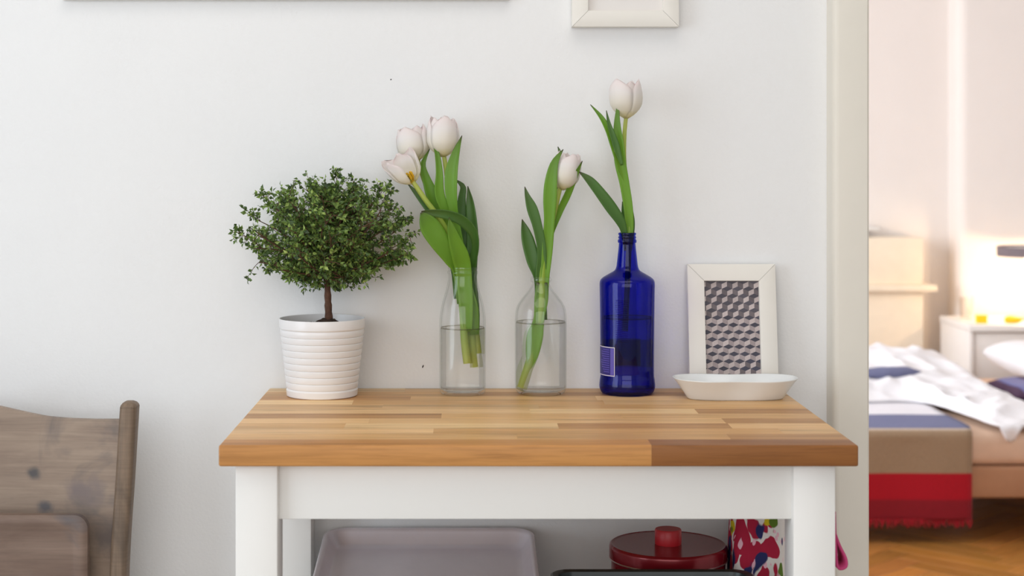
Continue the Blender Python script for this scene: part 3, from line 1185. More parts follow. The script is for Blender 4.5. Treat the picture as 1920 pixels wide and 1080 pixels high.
# --- the three tulips of the milk bottle
tA = tulip_root('white tulip standing upright, highest of the three in the milk bottle', P(888, 690, Z1))
stem(tA, [(889, 688, Z1 + .004), (884, 640, Z1 + .004), (880, 590, Z1 + .003), (875, 540, Z1), (869, 500, Z1), (858, 440, Z1), (848, 395, Z1), (840, 345, Z1), (835, 308, Z1), (832, 289, Z1)], 0.0062, 0.0032)
flower(tA, (831, 294), (831, 219), 56, Z1, 20, close=0.96, seed=2)
leaf(tA, [(890, 628, Z1 - .006, 16), (884, 580, Z1 - .008, 26), (876, 540, Z1 - .006, 20), (866, 490, Z1 - .008, 20), (853, 410, Z1 - .012, 15), (846, 365, Z1 - .016, 22), (846, 325, Z1 - .018, 24), (854, 288, Z1 - .016, 15), (866, 254, Z1 - .012, 1)], (10, -25), 0.3)
leaf(tA, [(862, 560, Z1 + .002, 14), (858, 500, Z1 - .002, 16), (848, 440, Z1 - .004, 16), (835, 396, Z1 - .010, 17), (824, 362, Z1 - .014, 18), (824, 325, Z1 - .016, 13), (820, 290, Z1 - .014, 9), (811, 263, Z1 - .010, 1)], (0, 20), 0.25)
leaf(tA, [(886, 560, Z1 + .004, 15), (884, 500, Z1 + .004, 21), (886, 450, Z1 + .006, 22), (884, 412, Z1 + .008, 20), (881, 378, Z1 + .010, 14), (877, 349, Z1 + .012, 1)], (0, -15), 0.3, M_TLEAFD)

tB = tulip_root('white tulip between the upright and the open tulip in the milk bottle', P(886, 662, Z1 + .012))
stem(tB, [(896, 662, Z1 + .012), (889, 600, Z1 + .011), (880, 550, Z1 + .010), (870, 500, Z1 + .010), (846, 440, Z1 + .012), (818, 385, Z1 + .014), (796, 340, Z1 + .016), (787, 312, Z1 + .016), (783, 298, Z1 + .016)], 0.0060, 0.0028)
flower(tB, (781, 302), (768, 238), 58, Z1 + .016, 50, opens={1: 0.10}, close=0.98, seed=5)
leaf(tB, [(868, 560, Z1 + .008, 12), (860, 500, Z1 + .006, 18), (842, 440, Z1 + .004, 18), (825, 398, Z1 + .002, 24), (811, 366, Z1, 24), (799, 334, Z1, 15), (793, 308, Z1, 10), (806, 279, Z1 + .002, 1)], (0, 20), 0.25)
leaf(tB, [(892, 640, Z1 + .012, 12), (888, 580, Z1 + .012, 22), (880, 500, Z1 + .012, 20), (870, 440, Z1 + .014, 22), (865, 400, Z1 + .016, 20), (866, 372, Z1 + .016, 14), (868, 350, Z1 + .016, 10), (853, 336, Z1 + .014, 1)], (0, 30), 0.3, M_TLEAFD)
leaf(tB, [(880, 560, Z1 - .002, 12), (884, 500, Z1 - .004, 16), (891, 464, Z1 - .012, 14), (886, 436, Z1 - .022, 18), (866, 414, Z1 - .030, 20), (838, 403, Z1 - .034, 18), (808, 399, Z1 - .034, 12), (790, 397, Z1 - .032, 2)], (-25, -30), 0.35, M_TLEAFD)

tC = tulip_root('drooping open white tulip with yellow stamens showing, in the milk bottle', P(874, 680, Z1 - .010))
stem(tC, [(876, 681, Z1 - .010), (871, 640, Z1 - .009), (868, 590, Z1 - .009), (863, 540, Z1 - .009), (858, 500, Z1 - .009), (846, 450, Z1 - .012), (824, 410, Z1 - .016), (800, 378, Z1 - .018), (782, 352, Z1 - .018), (774, 341, Z1 - .018)], 0.0060, 0.0034)
flower(tC, (775, 344), (745, 291), 48, Z1 - .018, 30, opens={1: 0.30, 2: 0.35, 3: 0.15, 5: 0.35, 0: 0.55}, close=1.0, skip=(3, 4), stamens=True, seed=9, lean=-0.012)
leaf(tC, [(856, 560, Z1 - .006, 10), (850, 500, Z1 - .008, 12), (830, 430, Z1 - .008, 14), (808, 394, Z1 - .010, 18), (786, 368, Z1 - .010, 12), (764, 344, Z1 - .010, 1)], (0, 10), 0.2, M_TLEAFD)
leaf(tC, [(862, 570, Z1 - .012, 10), (858, 510, Z1 - .014, 18), (846, 486, Z1 - .020, 26), (826, 455, Z1 - .028, 36), (808, 428, Z1 - .032, 38), (798, 411, Z1 - .034, 26), (790, 398, Z1 - .033, 4)], (10, 15), 0.25)
leaf(tC, [(878, 622, Z1 - .014, 14), (874, 572, Z1 - .017, 26), (869, 510, Z1 - .018, 30), (863, 480, Z1 - .026, 32), (853, 452, Z1 - .032, 24), (846, 428, Z1 - .036, 14), (842, 408, Z1 - .037, 1)], (0, 10), 0.3)

# --- the tulip of the round-shouldered bottle
Z2 = 2.438
tD = tulip_root('white tulip half hidden by its own leaves in the round-shouldered bottle', P(985, 728, Z2 + .01))
stem(tD, [(979, 727, Z2 + .006), (988, 698, Z2 + .006), (1001, 655, Z2 + .005), (1012, 610, Z2 + .004), (1016, 560, Z2), (1017, 520, Z2), (1022, 470, Z2), (1032, 425, Z2), (1042, 385, Z2), (1048, 360, Z2), (1052, 348, Z2)], 0.0080, 0.0034)
flower(tD, (1053, 356), (1070, 286), 52, Z2, 15, close=0.92, seed=13)
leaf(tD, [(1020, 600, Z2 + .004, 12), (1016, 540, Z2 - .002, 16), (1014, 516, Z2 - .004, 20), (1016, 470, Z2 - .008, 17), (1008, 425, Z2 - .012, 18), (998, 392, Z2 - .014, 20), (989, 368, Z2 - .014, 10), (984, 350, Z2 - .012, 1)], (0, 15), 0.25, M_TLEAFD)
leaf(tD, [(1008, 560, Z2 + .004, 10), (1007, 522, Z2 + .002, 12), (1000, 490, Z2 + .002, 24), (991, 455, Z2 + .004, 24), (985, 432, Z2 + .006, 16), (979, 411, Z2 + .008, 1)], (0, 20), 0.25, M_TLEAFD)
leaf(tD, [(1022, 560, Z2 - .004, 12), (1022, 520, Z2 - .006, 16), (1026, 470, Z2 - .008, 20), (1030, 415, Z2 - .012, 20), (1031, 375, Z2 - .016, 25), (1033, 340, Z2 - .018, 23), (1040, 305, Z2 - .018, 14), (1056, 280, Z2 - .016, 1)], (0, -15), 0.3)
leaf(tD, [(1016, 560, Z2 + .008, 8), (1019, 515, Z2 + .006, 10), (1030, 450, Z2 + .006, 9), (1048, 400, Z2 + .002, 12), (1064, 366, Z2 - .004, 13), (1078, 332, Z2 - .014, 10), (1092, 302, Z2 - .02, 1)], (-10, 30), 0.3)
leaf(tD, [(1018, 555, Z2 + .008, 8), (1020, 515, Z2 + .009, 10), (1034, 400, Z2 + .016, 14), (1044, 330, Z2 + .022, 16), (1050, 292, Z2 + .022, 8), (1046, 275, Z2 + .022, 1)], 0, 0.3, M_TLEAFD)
leaf(tD, [(996, 690, Z2 + .000, 8), (998, 665, Z2 - .004, 24), (1003, 630, Z2 - .006, 30), (1010, 600, Z2 - .004, 20), (1015, 560, Z2 - .006, 26), (1016, 530, Z2 - .006, 20)], 0, 0.3)

# --- the tulip of the blue bottle
Z3 = 2.44
tE = tulip_root('tall single white tulip standing above the blue bottle', P(1180, 640, Z3))
stem(tE, [(1172, 620, Z3), (1176, 540, Z3), (1179, 470, Z3), (1180, 430, Z3), (1177, 380, Z3), (1172, 330, Z3 + .002), (1170, 290, Z3 + .002), (1171, 250, Z3 + .002), (1174, 218, Z3 + .002)], 0.0045, 0.0031)
flower(tE, (1174, 222), (1173, 150), 52, Z3 + .002, 70, opens={0: 0.12, 4: 0.15}, close=1.04, seed=17)
leaf(tE, [(1177, 470, Z3 - .002, 10), (1180, 430, Z3 - .005, 15), (1178, 390, Z3 - .007, 17), (1171, 345, Z3 - .008, 18), (1163, 305, Z3 - .010, 21), (1160, 270, Z3 - .012, 19), (1157, 232, Z3 - .013, 12), (1159, 187, Z3 - .012, 1)], (0, -20), 0.3)
leaf(tE, [(1172, 340, Z3 - .006, 4), (1163, 308, Z3 - .009, 14), (1151, 270, Z3 - .010, 15), (1141, 244, Z3 - .011, 12), (1127, 219, Z3 - .011, 8), (1107, 196, Z3 - .010, 1)], (0, 15), 0.25)
leaf(tE, [(1166, 310, Z3 - .014, 5), (1156, 275, Z3 - .016, 12), (1148, 250, Z3 - .017, 10), (1142, 232, Z3 - .017, 7), (1137, 207, Z3 - .016, 1)], (0, 20), 0.25, M_TLEAFD)
leaf(tE, [(1174, 470, Z3 - .002, 8), (1170, 434, Z3 - .008, 12), (1163, 414, Z3 - .012, 18), (1146, 389, Z3 - .016, 22), (1126, 362, Z3 - .018, 20), (1106, 338, Z3 - .018, 15), (1086, 322, Z3 - .016, 2)], (15, 30), 0.3, M_TLEAFD)
leaf(tE, [(1181, 470, Z3 + .002, 8), (1184, 435, Z3 + .003, 11), (1185, 412, Z3 + .005, 10), (1184, 384, Z3 + .006, 1)], 10, 0.3, M_TLEAFD)
leaf(tE, [(1174, 440, Z3 + .004, 7), (1170, 405, Z3 + .007, 9), (1167, 378, Z3 + .008, 1)], 10, 0.3, M_TLEAFD)

# ------------------------------------------------------------------ leaning photo frame with a tumbling-block print
M_FRAME = plain('white_frame', (238, 234, 226), 0.45, vary=0.01)


def mitred_frame(root, W, H, sw, depth, m, name='frame_side'):
    """picture frame in its own XZ plane, front at y=0, lower edge at z=0; four mitred sides"""
    g = 0.00025
    out = [(-W / 2, 0), (W / 2, 0), (W / 2, H), (-W / 2, H)]
    inn = [(-W / 2 + sw, sw), (W / 2 - sw, sw), (W / 2 - sw, H - sw), (-W / 2 + sw, H - sw)]
    for k in range(4):
        k2 = (k + 1) % 4
        q = [out[k], out[k2], inn[k2], inn[k]]
        c = (sum(p[0] for p in q) / 4, sum(p[1] for p in q) / 4)
        d = Vector((out[k2][0] - out[k][0], out[k2][1] - out[k][1])).normalized()
        bm_ = bmesh.new()
        pts = []
        for i, p in enumerate(q):
            s = 1 if i in (0, 3) else -1
            pts.append((p[0] + d.x * g * s, p[1] + d.y * g * s))
        f0 = [bm_.verts.new((x, 0, z)) for x, z in pts]
        f1 = [bm_.verts.new((x, depth, z)) for x, z in pts]
        bm_.faces.new(f0)
        bm_.faces.new(f1)
        for i in range(4):
            j = (i + 1) % 4
            bm_.faces.new((f0[i], f0[j], f1[j], f1[i]))
        es = [e for e in bm_.edges if abs(e.verts[0].co.y) < 1e-6 and abs(e.verts[1].co.y) < 1e-6]
        long_ = [e for e in es if {e.verts[0], e.verts[1]} in ({f0[0], f0[1]}, {f0[2], f0[3]})]
        bmesh.ops.bevel(bm_, geom=long_, offset=0.0008, segments=2, profile=0.5, affect='EDGES')
        bm_obj(name, bm_, m, root, 40)


FW, FH, FS = 0.1355, 0.1955, 0.0258
pf = tag(empty('photo_frame', ((1377.5 - CX) * 2.45 / F, 2.4515 - CAMD, TOP)), 'white photo frame with a cube pattern print leaning on the wall', 'photo frame')
pf.rotation_euler = (-math.radians(9.0), 0, 0)
mitred_frame(pf, FW, FH, FS, 0.013, M_FRAME)
box('backing', -FW / 2 + 0.004, FW / 2 - 0.004, 0.0090, 0.0122, 0.004, FH - 0.004, plain('backing_board', (120, 100, 80), 0.8), pf)
# printed pattern: rows of cubes, three tones each
t = NT('block_print')
at = t.n('ShaderNodeAttribute', _attribute_name='ink')
vv = t.coords()
gr = t.ramp(t.noise(vv, 900, 3), [(0.25, (0.72, 0.72, 0.72, 1)), (0.7, (1.08, 1.08, 1.08, 1))])
t.l(t.mix(1.0, at.outputs['Color'], gr, 'MULTIPLY'), t.b.inputs['Base Color'])
t.set(Roughness=0.5)
M_PRINT = t.m
random.seed(8)
pxw = 20.3 * 2.455 / F
pxh = 13.65 * 2.455 / F
verts, faces, inks = [], [], []
ow, oh = FW - 2 * FS + 0.006, FH - 2 * FS + 0.006


def quad(pts, c):
    # clip by clamping to the opening
    b = len(verts)
    for x, z in pts:
        verts.append((min(max(x, -ow / 2), ow / 2), 0.0068, min(max(z, FS - 0.003), FS - 0.003 + oh)))
    faces.append([b, b + 1, b + 2, b + 3])
    inks.extend([c] * 4)


nrow = int(oh / pxh) + 2
for r in range(nrow):
    zc = FS - 0.003 + oh - r * pxh
    xo = (r % 2) * pxw / 2
    f = r / nrow
    for k in range(-4, 5):
        x = k * pxw + xo + 0.002
        h, q = pxw / 2, pxh
        j = random.uniform(-9, 9)
        light = srgb(200 + j, 186 + j, 184 + j)
        midc = srgb(108 + j, 98 + j, 102 + j) if f < 0.3 or (f > 0.68 and k > 0) else srgb(168 + j, 154 + j, 154 + j)
        dark = srgb(78 + j, 74 + j, 84 + j) if f < 0.3 else srgb(66 + j, 64 + j, 78 + j)
        if f > 0.68 and k > 0:
            dark = srgb(62 + j, 62 + j, 80 + j)
        rise = q * 0.34
        # cube: top rhombus (dark), left face (mid), right face (light)
        quad([(x - h, zc - rise), (x, zc - 2 * rise), (x + h, zc - rise), (x, zc)], dark)
        quad([(x - h, zc - rise), (x, zc - 2 * rise), (x, zc - q - rise * 1.0), (x - h, zc - q)], midc)
        quad([(x, zc - 2 * rise), (x + h, zc - rise), (x + h, zc - q), (x, zc - q - rise * 1.0)], light)
me = bpy.data.meshes.new('print')
me.from_pydata(verts, [], faces)
ca = me.color_attributes.new('ink', 'FLOAT_COLOR', 'POINT')
ca.data.foreach_set('color', [c for i in inks for c in i])
link('print', me, M_PRINT, pf)
me_b = box('print_sheet', -ow / 2, ow / 2, 0.0072, 0.0088, FS - 0.003, FS - 0.003 + oh, plain('print_paper', (130, 120, 124), 0.6), pf)

# framed picture on the wall, most of it above the photograph's top edge
wf = tag(empty('wall_picture', ((1173 - CX) * 2.478 / F, 2.478 - CAMD, CAMZ - (50 - CY) * 2.478 / F)), 'white wooden picture frame hanging on the white wall', 'picture')
WFW = 200.5 * 2.478 / F
mitred_frame(wf, WFW, 0.21, 0.0248, 0.021, M_FRAME)
box('mount', -WFW / 2 + 0.02, WFW / 2 - 0.02, 0.0090, 0.0110, 0.02, 0.19, plain('mount_card', (233, 228, 224), 0.7, vary=0.01), wf)
box('picture_sheet', -0.04, 0.04, 0.0084, 0.0089, 0.05, 0.16, plain('picture_paper', (206, 202, 200), 0.7, vary=0.1, scale=30), wf)

# another hanging frame whose lower edge just reaches the top of the picture
wf2 = tag(empty('wall_picture', ((535 - CX) * 2.485 / F, 2.485 - CAMD, CAMZ - (-0.8 - CY) * 2.485 / F)), 'wide white picture frame hanging above the potted tree', 'picture')
mitred_frame(wf2, 0.69, 0.46, 0.03, 0.014, M_FRAME)
box('mount', -0.32, 0.32, 0.0060, 0.0120, 0.025, 0.435, plain('mount_card_wide', (226, 224, 222), 0.7, vary=0.02), wf2)

# two specks on the wall: nail heads
M_NAIL = plain('nail_steel', (60, 54, 52), 0.5, metallic=0.6)
for (u, v, h, lb) in ((733, 149, 0.0012, 'tiny nail head in the wall above the milk bottle'), (793, 687, 0.0030, 'small dark nail in the wall beside the milk bottle')):
    p = P(u, v, 2.5)
    bmn = bmesh.new()
    bmesh.ops.create_uvsphere(bmn, u_segments=12, v_segments=8, radius=0.0011)
    for vx in bmn.verts:
        vx.co.z *= h / 0.0011 * 0.8
        vx.co.x += vx.co.z * 0.3
    o = bm_obj('nail', bmn, M_NAIL, None, 180, p)
    tag(o, lb, 'nail')

# ------------------------------------------------------------------ boat-shaped white dish
dz = 2.388
dish = tag(empty('serving_dish', ((1378.5 - CX) * dz / F, dz - CAMD, TOP)), 'white porcelain boat-shaped dish in front of the photo frame', 'dish')


def boat(a, b, z, dent, n=72):
    ring = []
    for k in range(n):
        th = 2 * math.pi * k / n
        c, s = math.cos(th), math.sin(th)
        x = a * math.copysign(abs(c) ** 0.85, c)
        y = b * math.copysign(abs(s) ** 0.85, s)
        y *= 1 - dent * math.exp(-(x / (a * 0.42)) ** 2)
        ring.append((x, y, z + 0.0016 * (abs(x) / a) ** 2 * (z / 0.03)))
    return ring


rings = [boat(0.060, 0.022, 0.0012, 0.1), boat(0.0690, 0.0275, 0.0, 0.1), boat(0.0715, 0.0295, 0.0020, 0.12), boat(0.0765, 0.036, 0.0095, 0.20), boat(0.0862, 0.0465, 0.0225, 0.23),
         boat(0.0912, 0.0525, 0.0285, 0.25), boat(0.0922, 0.0535, 0.0298, 0.25), boat(0.0918, 0.0530, 0.0306, 0.25), boat(0.0900, 0.0512, 0.0298, 0.25),
         boat(0.083, 0.044, 0.0215, 0.23), boat(0.072, 0.032, 0.0075, 0.19), boat(0.064, 0.025, 0.0042, 0.1)]
loft('dish_body', rings, M_DISH, dish, 180)

# ------------------------------------------------------------------ folding wooden chair by the wall
def worn_wood(name, lo, hi, stain, rot=0.0, sc_=(3, 3, 40), knots_and_patches=()):
    t = NT(name)
    v = t.coords(sc_, 'Object', (0, rot, 0))
    v2 = t.coords((1, 1, 1))
    g = t.noise(v, 1.6, 5, 0.6, 0.6)
    c = t.ramp(g, [(0.25, srgb(*lo)), (0.7, srgb(*hi))])
    st = t.ramp(t.noise(v2, 7.5, 4, 0.55, 1.2), [(0.52, (0, 0, 0, 1)), (0.72, (1, 1, 1, 1))])
    c2 = t.mix(st, c, srgb(*stain))
    red = t.ramp(t.noise(v2, 5.0, 2), [(0.62, (0, 0, 0, 1)), (0.8, (0.6, 0.6, 0.6, 1))])
    c3 = t.mix(red, c2, srgb(128, 84, 66))
    fine = t.noise(t.coords((8, 8, 260)), 1.0, 3)
    c4 = t.mix(0.5, c3, t.ramp(fine, [(0.3, (0.72, 0.72, 0.72, 1)), (0.6, (1, 1, 1, 1))]), 'MULTIPLY')
    for (kx, kz, kr, kc) in knots_and_patches:
        sub = t.n('ShaderNodeVectorMath', _operation='SUBTRACT')
        t.l(t.coords((1, 0, 1.3)), sub.inputs[0])
        sub.inputs[1].default_value = (kx, 0, kz * 1.3)
        ln = t.n('ShaderNodeVectorMath', _operation='LENGTH')
        t.l(sub.outputs[0], ln.inputs[0])
        wob = t.n('ShaderNodeMath', _operation='MULTIPLY_ADD')
        t.l(t.noise(t.coords(), 45, 3), wob.inputs[0])
        wob.inputs[1].default_value = kr * 1.6
        t.l(ln.outputs['Value'], wob.inputs[2])
        f_ = t.ramp(wob.outputs[0], [(kr * 1.1, (1, 1, 1, 1)), (kr * 2.0, (0, 0, 0, 1))])
        c4 = t.mix(f_, c4, srgb(*kc))
    t.l(c4, t.b.inputs['Base Color'])
    t.set(Roughness=0.55)
    t.bump(fine, 0.1, 0.001)
    return t.m


KZ = lambda v: 1.249 - (v - 305) * 2.36 / F
KX_ = lambda u: (u - CX) * 2.36 / F + 0.735
M_CH1 = worn_wood('grey_brown_worn_wood', (134, 114, 100), (166, 146, 128), (98, 92, 92), 0.0, (3, 3, 22),
                  ((KX_(52), KZ(896), 0.011, (84, 80, 80)), (KX_(75), KZ(958), 0.014, (92, 88, 90)), (KX_(150), KZ(925), 0.03, (126, 112, 108)), (KX_(200), KZ(1010), 0.035, (110, 98, 92))))  # two small knots, then two broad darker patches towards the right
M_CH2 = worn_wood('brown_seat_wood', (114, 92, 80), (146, 124, 110), (102, 94, 94), 0.0, (3, 3, 14))
M_CH3 = worn_wood('post_wood', (104, 86, 70), (140, 118, 98), (92, 78, 66), 0, (60, 60, 4))
ZC = 2.36
CXC = -0.735
chair = tag(empty('folding_chair', (CXC, ZC - CAMD, 0)), 'worn grey-brown wooden folding chair with its seat tipped up', 'chair')
pa = P(238, 766, ZC) - chair.location
pb = P(223, 1080, ZC) - chair.location
for sgn in (1, -1):
    top = Vector((pa.x * sgn, 0.02, pa.z))
    b1 = Vector((pb.x * sgn, 0.005, pb.z))
    d = (b1 - top)
    foot = top + d * (top.z / -d.z)
    foot.y = -0.05
    foot.x = b1.x * 1.0 - 0.01 * sgn * 0
    pth = catmull([tuple(foot), tuple(b1 + Vector((0, -0.01, -0.2))), tuple(b1), tuple(top + d * 0.4), tuple(top + d * 0.05), tuple(top)], 30)
    rings = []
    for i, p in enumerate(pth):
        ft = p[2] / top.z
        hx_, hy_ = 0.0128, 0.017
        if i >= 28:
            e = (29 - i)
            hx_ *= 0.98
            hy_ *= 0.98
        rings.append([(p[0] + x, p[1] + y, p[2]) for x, y, z in rr_ring(hx_, hy_, 0.009 if i < 29 else 0.007, 0, 4)])
    top2 = [(p[0] * 1.0, p[1], p[2]) for p in rings[-1]]
    cxr = sum(p[0] for p in top2) / len(top2)
    cyr = sum(p[1] for p in top2) / len(top2)
    for sc2, dzz in ((0.92, 0.003), (0.72, 0.0062), (0.42, 0.0082), (0.15, 0.0088)):
        rings.append([(cxr + (x - cxr) * sc2, cyr + (y - cyr) * sc2, z + dzz) for x, y, z in top2])
    loft('post', rings, M_CH3, chair, 50)
# curved back panel with a wavy crest
xr = pa.x - 0.008
verts, faces = [], []
NXP, NZP = 40, 10


def crest(x):
    """height of the top edge along the panel, x measured from the chair's middle"""
    u_ = CX + (x + CXC) * F / ZC
    uu = [(-400, 740), (-180, 748), (-60, 760), (0, 773.5), (40, 782), (75, 788.5), (120, 791.5), (170, 792), (222, 790.5), (300, 790)]
    if x < 0:
        u_ = CX + (-x + CXC) * F / ZC
    for (a, b), (c, d_) in zip(uu, uu[1:]):
        if a <= u_ <= c:
            f_ = (u_ - a) / (c - a)
            return CAMZ - (b + (d_ - b) * f_ - CY) * ZC / F
    return CAMZ - (uu[-1][1] - CY) * ZC / F


zlow = 0.56
for side in (0, 1):
    for i in range(NXP + 1):
        f = -1 + 2 * i / NXP
        for j in range(NZP + 1):
            g = j / NZP
            x0 = f * xr
            zt_ = crest(x0)
            z = zlow + (zt_ - zlow) * g
            lim = xr - 0.012 * (1 - g)
            x = f * lim
            y = 0.022 * (1 - f * f) + 0.004 + (0.011 if side else 0.0) + 0.012 * g
            verts.append((x, y, z))
n1 = (NXP + 1) * (NZP + 1)
for s in (0, 1):
    for i in range(NXP):
        for j in range(NZP):
            a = s * n1 + i * (NZP + 1) + j
            faces.append([a, a + 1, a + NZP + 2, a + NZP + 1])
for i in range(NXP):
    for j in (0, NZP):
        a = i * (NZP + 1) + j
        faces.append([a, a + NZP + 1, a + NZP + 1 + n1, a + n1])
for j in range(NZP):
    for i in (0, NXP):
        a = i * (NZP + 1) + j
        faces.append([a, a + 1, a + 1 + n1, a + n1])
mesh_obj('back_panel', verts, faces, M_CH1, chair, 40)
# tipped-up seat, rounded corners, in front of the back panel
sx = (162 - CX) * 2.325 / F - CXC
sz = CAMZ - (968 - CY) * 2.325 / F
seat_r = []
for inset, yy in ((0.004, 0.0), (0.0, -0.003), (0.0, -0.016), (0.004, -0.020), (0.012, -0.021), (0.020, -0.017)):
    seat_r.append([(x, yy, z + sz - 0.19) for x, z, _ in rr_ring(sx - inset, 0.19 - inset, 0.020 - inset * 0.5, 0, 6)])
st_ = loft('seat', seat_r, M_CH2, chair, 40)
st_.location = (0, -0.012, 0)
st_.rotation_euler = (0, 0, 0)
for z in (0.30, 0.48):
    tube('stretcher', [(-pb.x, -0.01, z), (0, -0.01, z), (pb.x, -0.01, z)], [0.012] * 3, M_CH3, chair, 12)
for sgn in (1, -1):
    tube('front_leg', [tuple(Vector((pb.x * sgn * 0.93, -0.06, 0.44))), (pb.x * sgn * 0.93, -0.10, 0.22), (pb.x * sgn * 0.93, -0.14, 0.0)], [0.013] * 3, M_CH3, chair, 12)
    box('hinge_block', min(sgn * pb.x * 0.86, sgn * pb.x * 0.99), max(sgn * pb.x * 0.86, sgn * pb.x * 0.99), -0.07, 0.0, 0.41, 0.45, M_CH3, chair, 0.004)

# ------------------------------------------------------------------ bedroom: bed and bedding
M_BASE = plain('bed_base_fabric', (186, 140, 108), 0.9, vary=0.04, bump=0.2, bscale=500)
M_SHEET = plain('peach_sheet', (232, 200, 176), 0.9, vary=0.03)
M_LINEN = plain('white_linen', (240, 239, 243), 0.9, vary=0.015, bump=0.1, bscale=120)
BY0, BY1, BX0, BX1 = 2.80, 4.20, 0.45, 2.60
bed = tag(empty('bed', ((BX0 + BX1) / 2, (BY0 + BY1) / 2, 0)), 'low bed with a brown fabric base and peach sheet', 'bed')
BO = bed.location


def bb(name, x0, x1, y0, y1, z0, z1, m, bev=0.01, seg=3):
    return box(name, x0 - BO.x, x1 - BO.x, y0 - BO.y, y1 - BO.y, z0, z1, m, bed, bev, seg)


bb('bed_base', BX0, BX1, BY0, BY1, 0.145, 0.250, M_BASE, 0.012)
bb('mattress', BX0 + 0.005, BX1 - 0.005, BY0 + 0.004, BY1 - 0.004, 0.250, 0.357, M_SHEET, 0.035, 5)
for x in (BX0 + 0.12, BX1 - 0.12):
    for y in (BY0 + 0.12, BY1 - 0.12):
        lg = lathe('leg', [(0, 0), (0.022, 0), (0.03, 0.145), (0, 0.145)], M_CH3, bed, 20, 50, (x - BO.x, y - BO.y, 0))


# striped throw hanging over the bed's side
def throw_mat():
    t = NT('striped_wool')
    at = t.n('ShaderNodeAttribute', _attribute_name='s')
    A_, B_, C_, D_, W_ = srgb(150, 24, 40), srgb(190, 16, 40), srgb(172, 148, 122), srgb(112, 116, 150), srgb(236, 234, 240)
    S = [(0.0, A_), (0.053, A_), (0.055, B_), (0.122, B_), (0.124, C_), (0.240, C_), (0.243, srgb(214, 196, 178)), (0.249, srgb(214, 196, 178)), (0.251, D_), (0.46, D_),
         (0.465, W_), (1.0, W_)]
    c = t.ramp(at.outputs['Fac'], S, 'LINEAR')
    v = t.coords()
    t.l(t.mix(1.0, c, t.ramp(t.noise(v, 300, 3), [(0.3, (0.8, 0.8, 0.8, 1)), (0.7, (1.05, 1.05, 1.05, 1))]), 'MULTIPLY'), t.b.inputs['Base Color'])
    t.set(Roughness=0.95)
    t.bump(t.noise(v, 500, 3), 0.3, 0.002)
    return t.m


M_THROW = throw_mat()
throw = tag(empty('throw_blanket', (1.05, BY0, 0.40)), 'striped wool throw in beige, red and slate blue hanging over the bed side', 'blanket')
TXa, TXb = 0.50, 1.652
NXT, NST = 50, 110
verts, faces, sv = [], [], []
drop = 0.300
total = drop + 0.95
for i in range(NXT + 1):
    x = TXa + (TXb - TXa) * i / NXT
    for j in range(NST + 1):
        s = total * j / NST              # from the fringe upwards, then over the bed
        wob = noise.noise(Vector((x * 5, s * 4, 0.3)))
        fold = 0.006 * math.sin(x * 18 + 1.5) * max(0, 1 - s / drop)
        rad_ = 0.03
        if s < drop - rad_:
            y, z = BY0 - 0.010 + fold - 0.004 * wob, 0.078 + s * (0.298 / drop)
        elif s < drop + rad_:
            a = (s - (drop - rad_)) / (2 * rad_) * math.pi / 2
            zc = 0.078 + (drop - rad_) * (0.298 / drop)
            y = BY0 - 0.010 + rad_ * (1 - math.cos(a)) + fold * 0.2
            z = zc + rad_ * math.sin(a)
        else:
            y = BY0 - 0.010 + rad_ + (s - drop - rad_)
            z = 0.078 + (drop - rad_) * (0.298 / drop) + rad_ + 0.004 * wob
        verts.append((x - 1.05 + 0.004 * wob, y - BY0, z - 0.40))
        sv.append(s / total)
for i in range(NXT):
    for j in range(NST):
        a = i * (NST + 1) + j
        faces.append([a, a + 1, a + NST + 2, a + NST + 1])
o = mesh_obj('throw_cloth', verts, faces, M_THROW, throw, 180)
float_attr(o.data, 's', sv)
md = o.modifiers.new('thickness', 'SOLIDIFY')
md.thickness = 0.006
md.offset = 0
vs, fs, fa = [], [], []
random.seed(4)
for i in range(150):
    x = TXa + (TXb - TXa) * (i + 0.5) / 150
    h = random.uniform(0.016, 0.028)
    v, f = tube_data([(x - 1.05, -0.010, 0.082 - 0.40), (x - 1.05 + random.uniform(-.004, .004), -0.012, 0.08 - 0.4 - h * 0.6), (x - 1.05 + random.uniform(-.007, .007), -0.012, 0.078 - 0.4 - h)],
                     [0.0035, 0.003, 0.0015], 5, True, len(vs))
    vs += v
    fs += f
tag(mesh_obj('fringe', vs, fs, plain('red_fringe', (168, 24, 40), 0.95), throw, 60), kind='stuff')

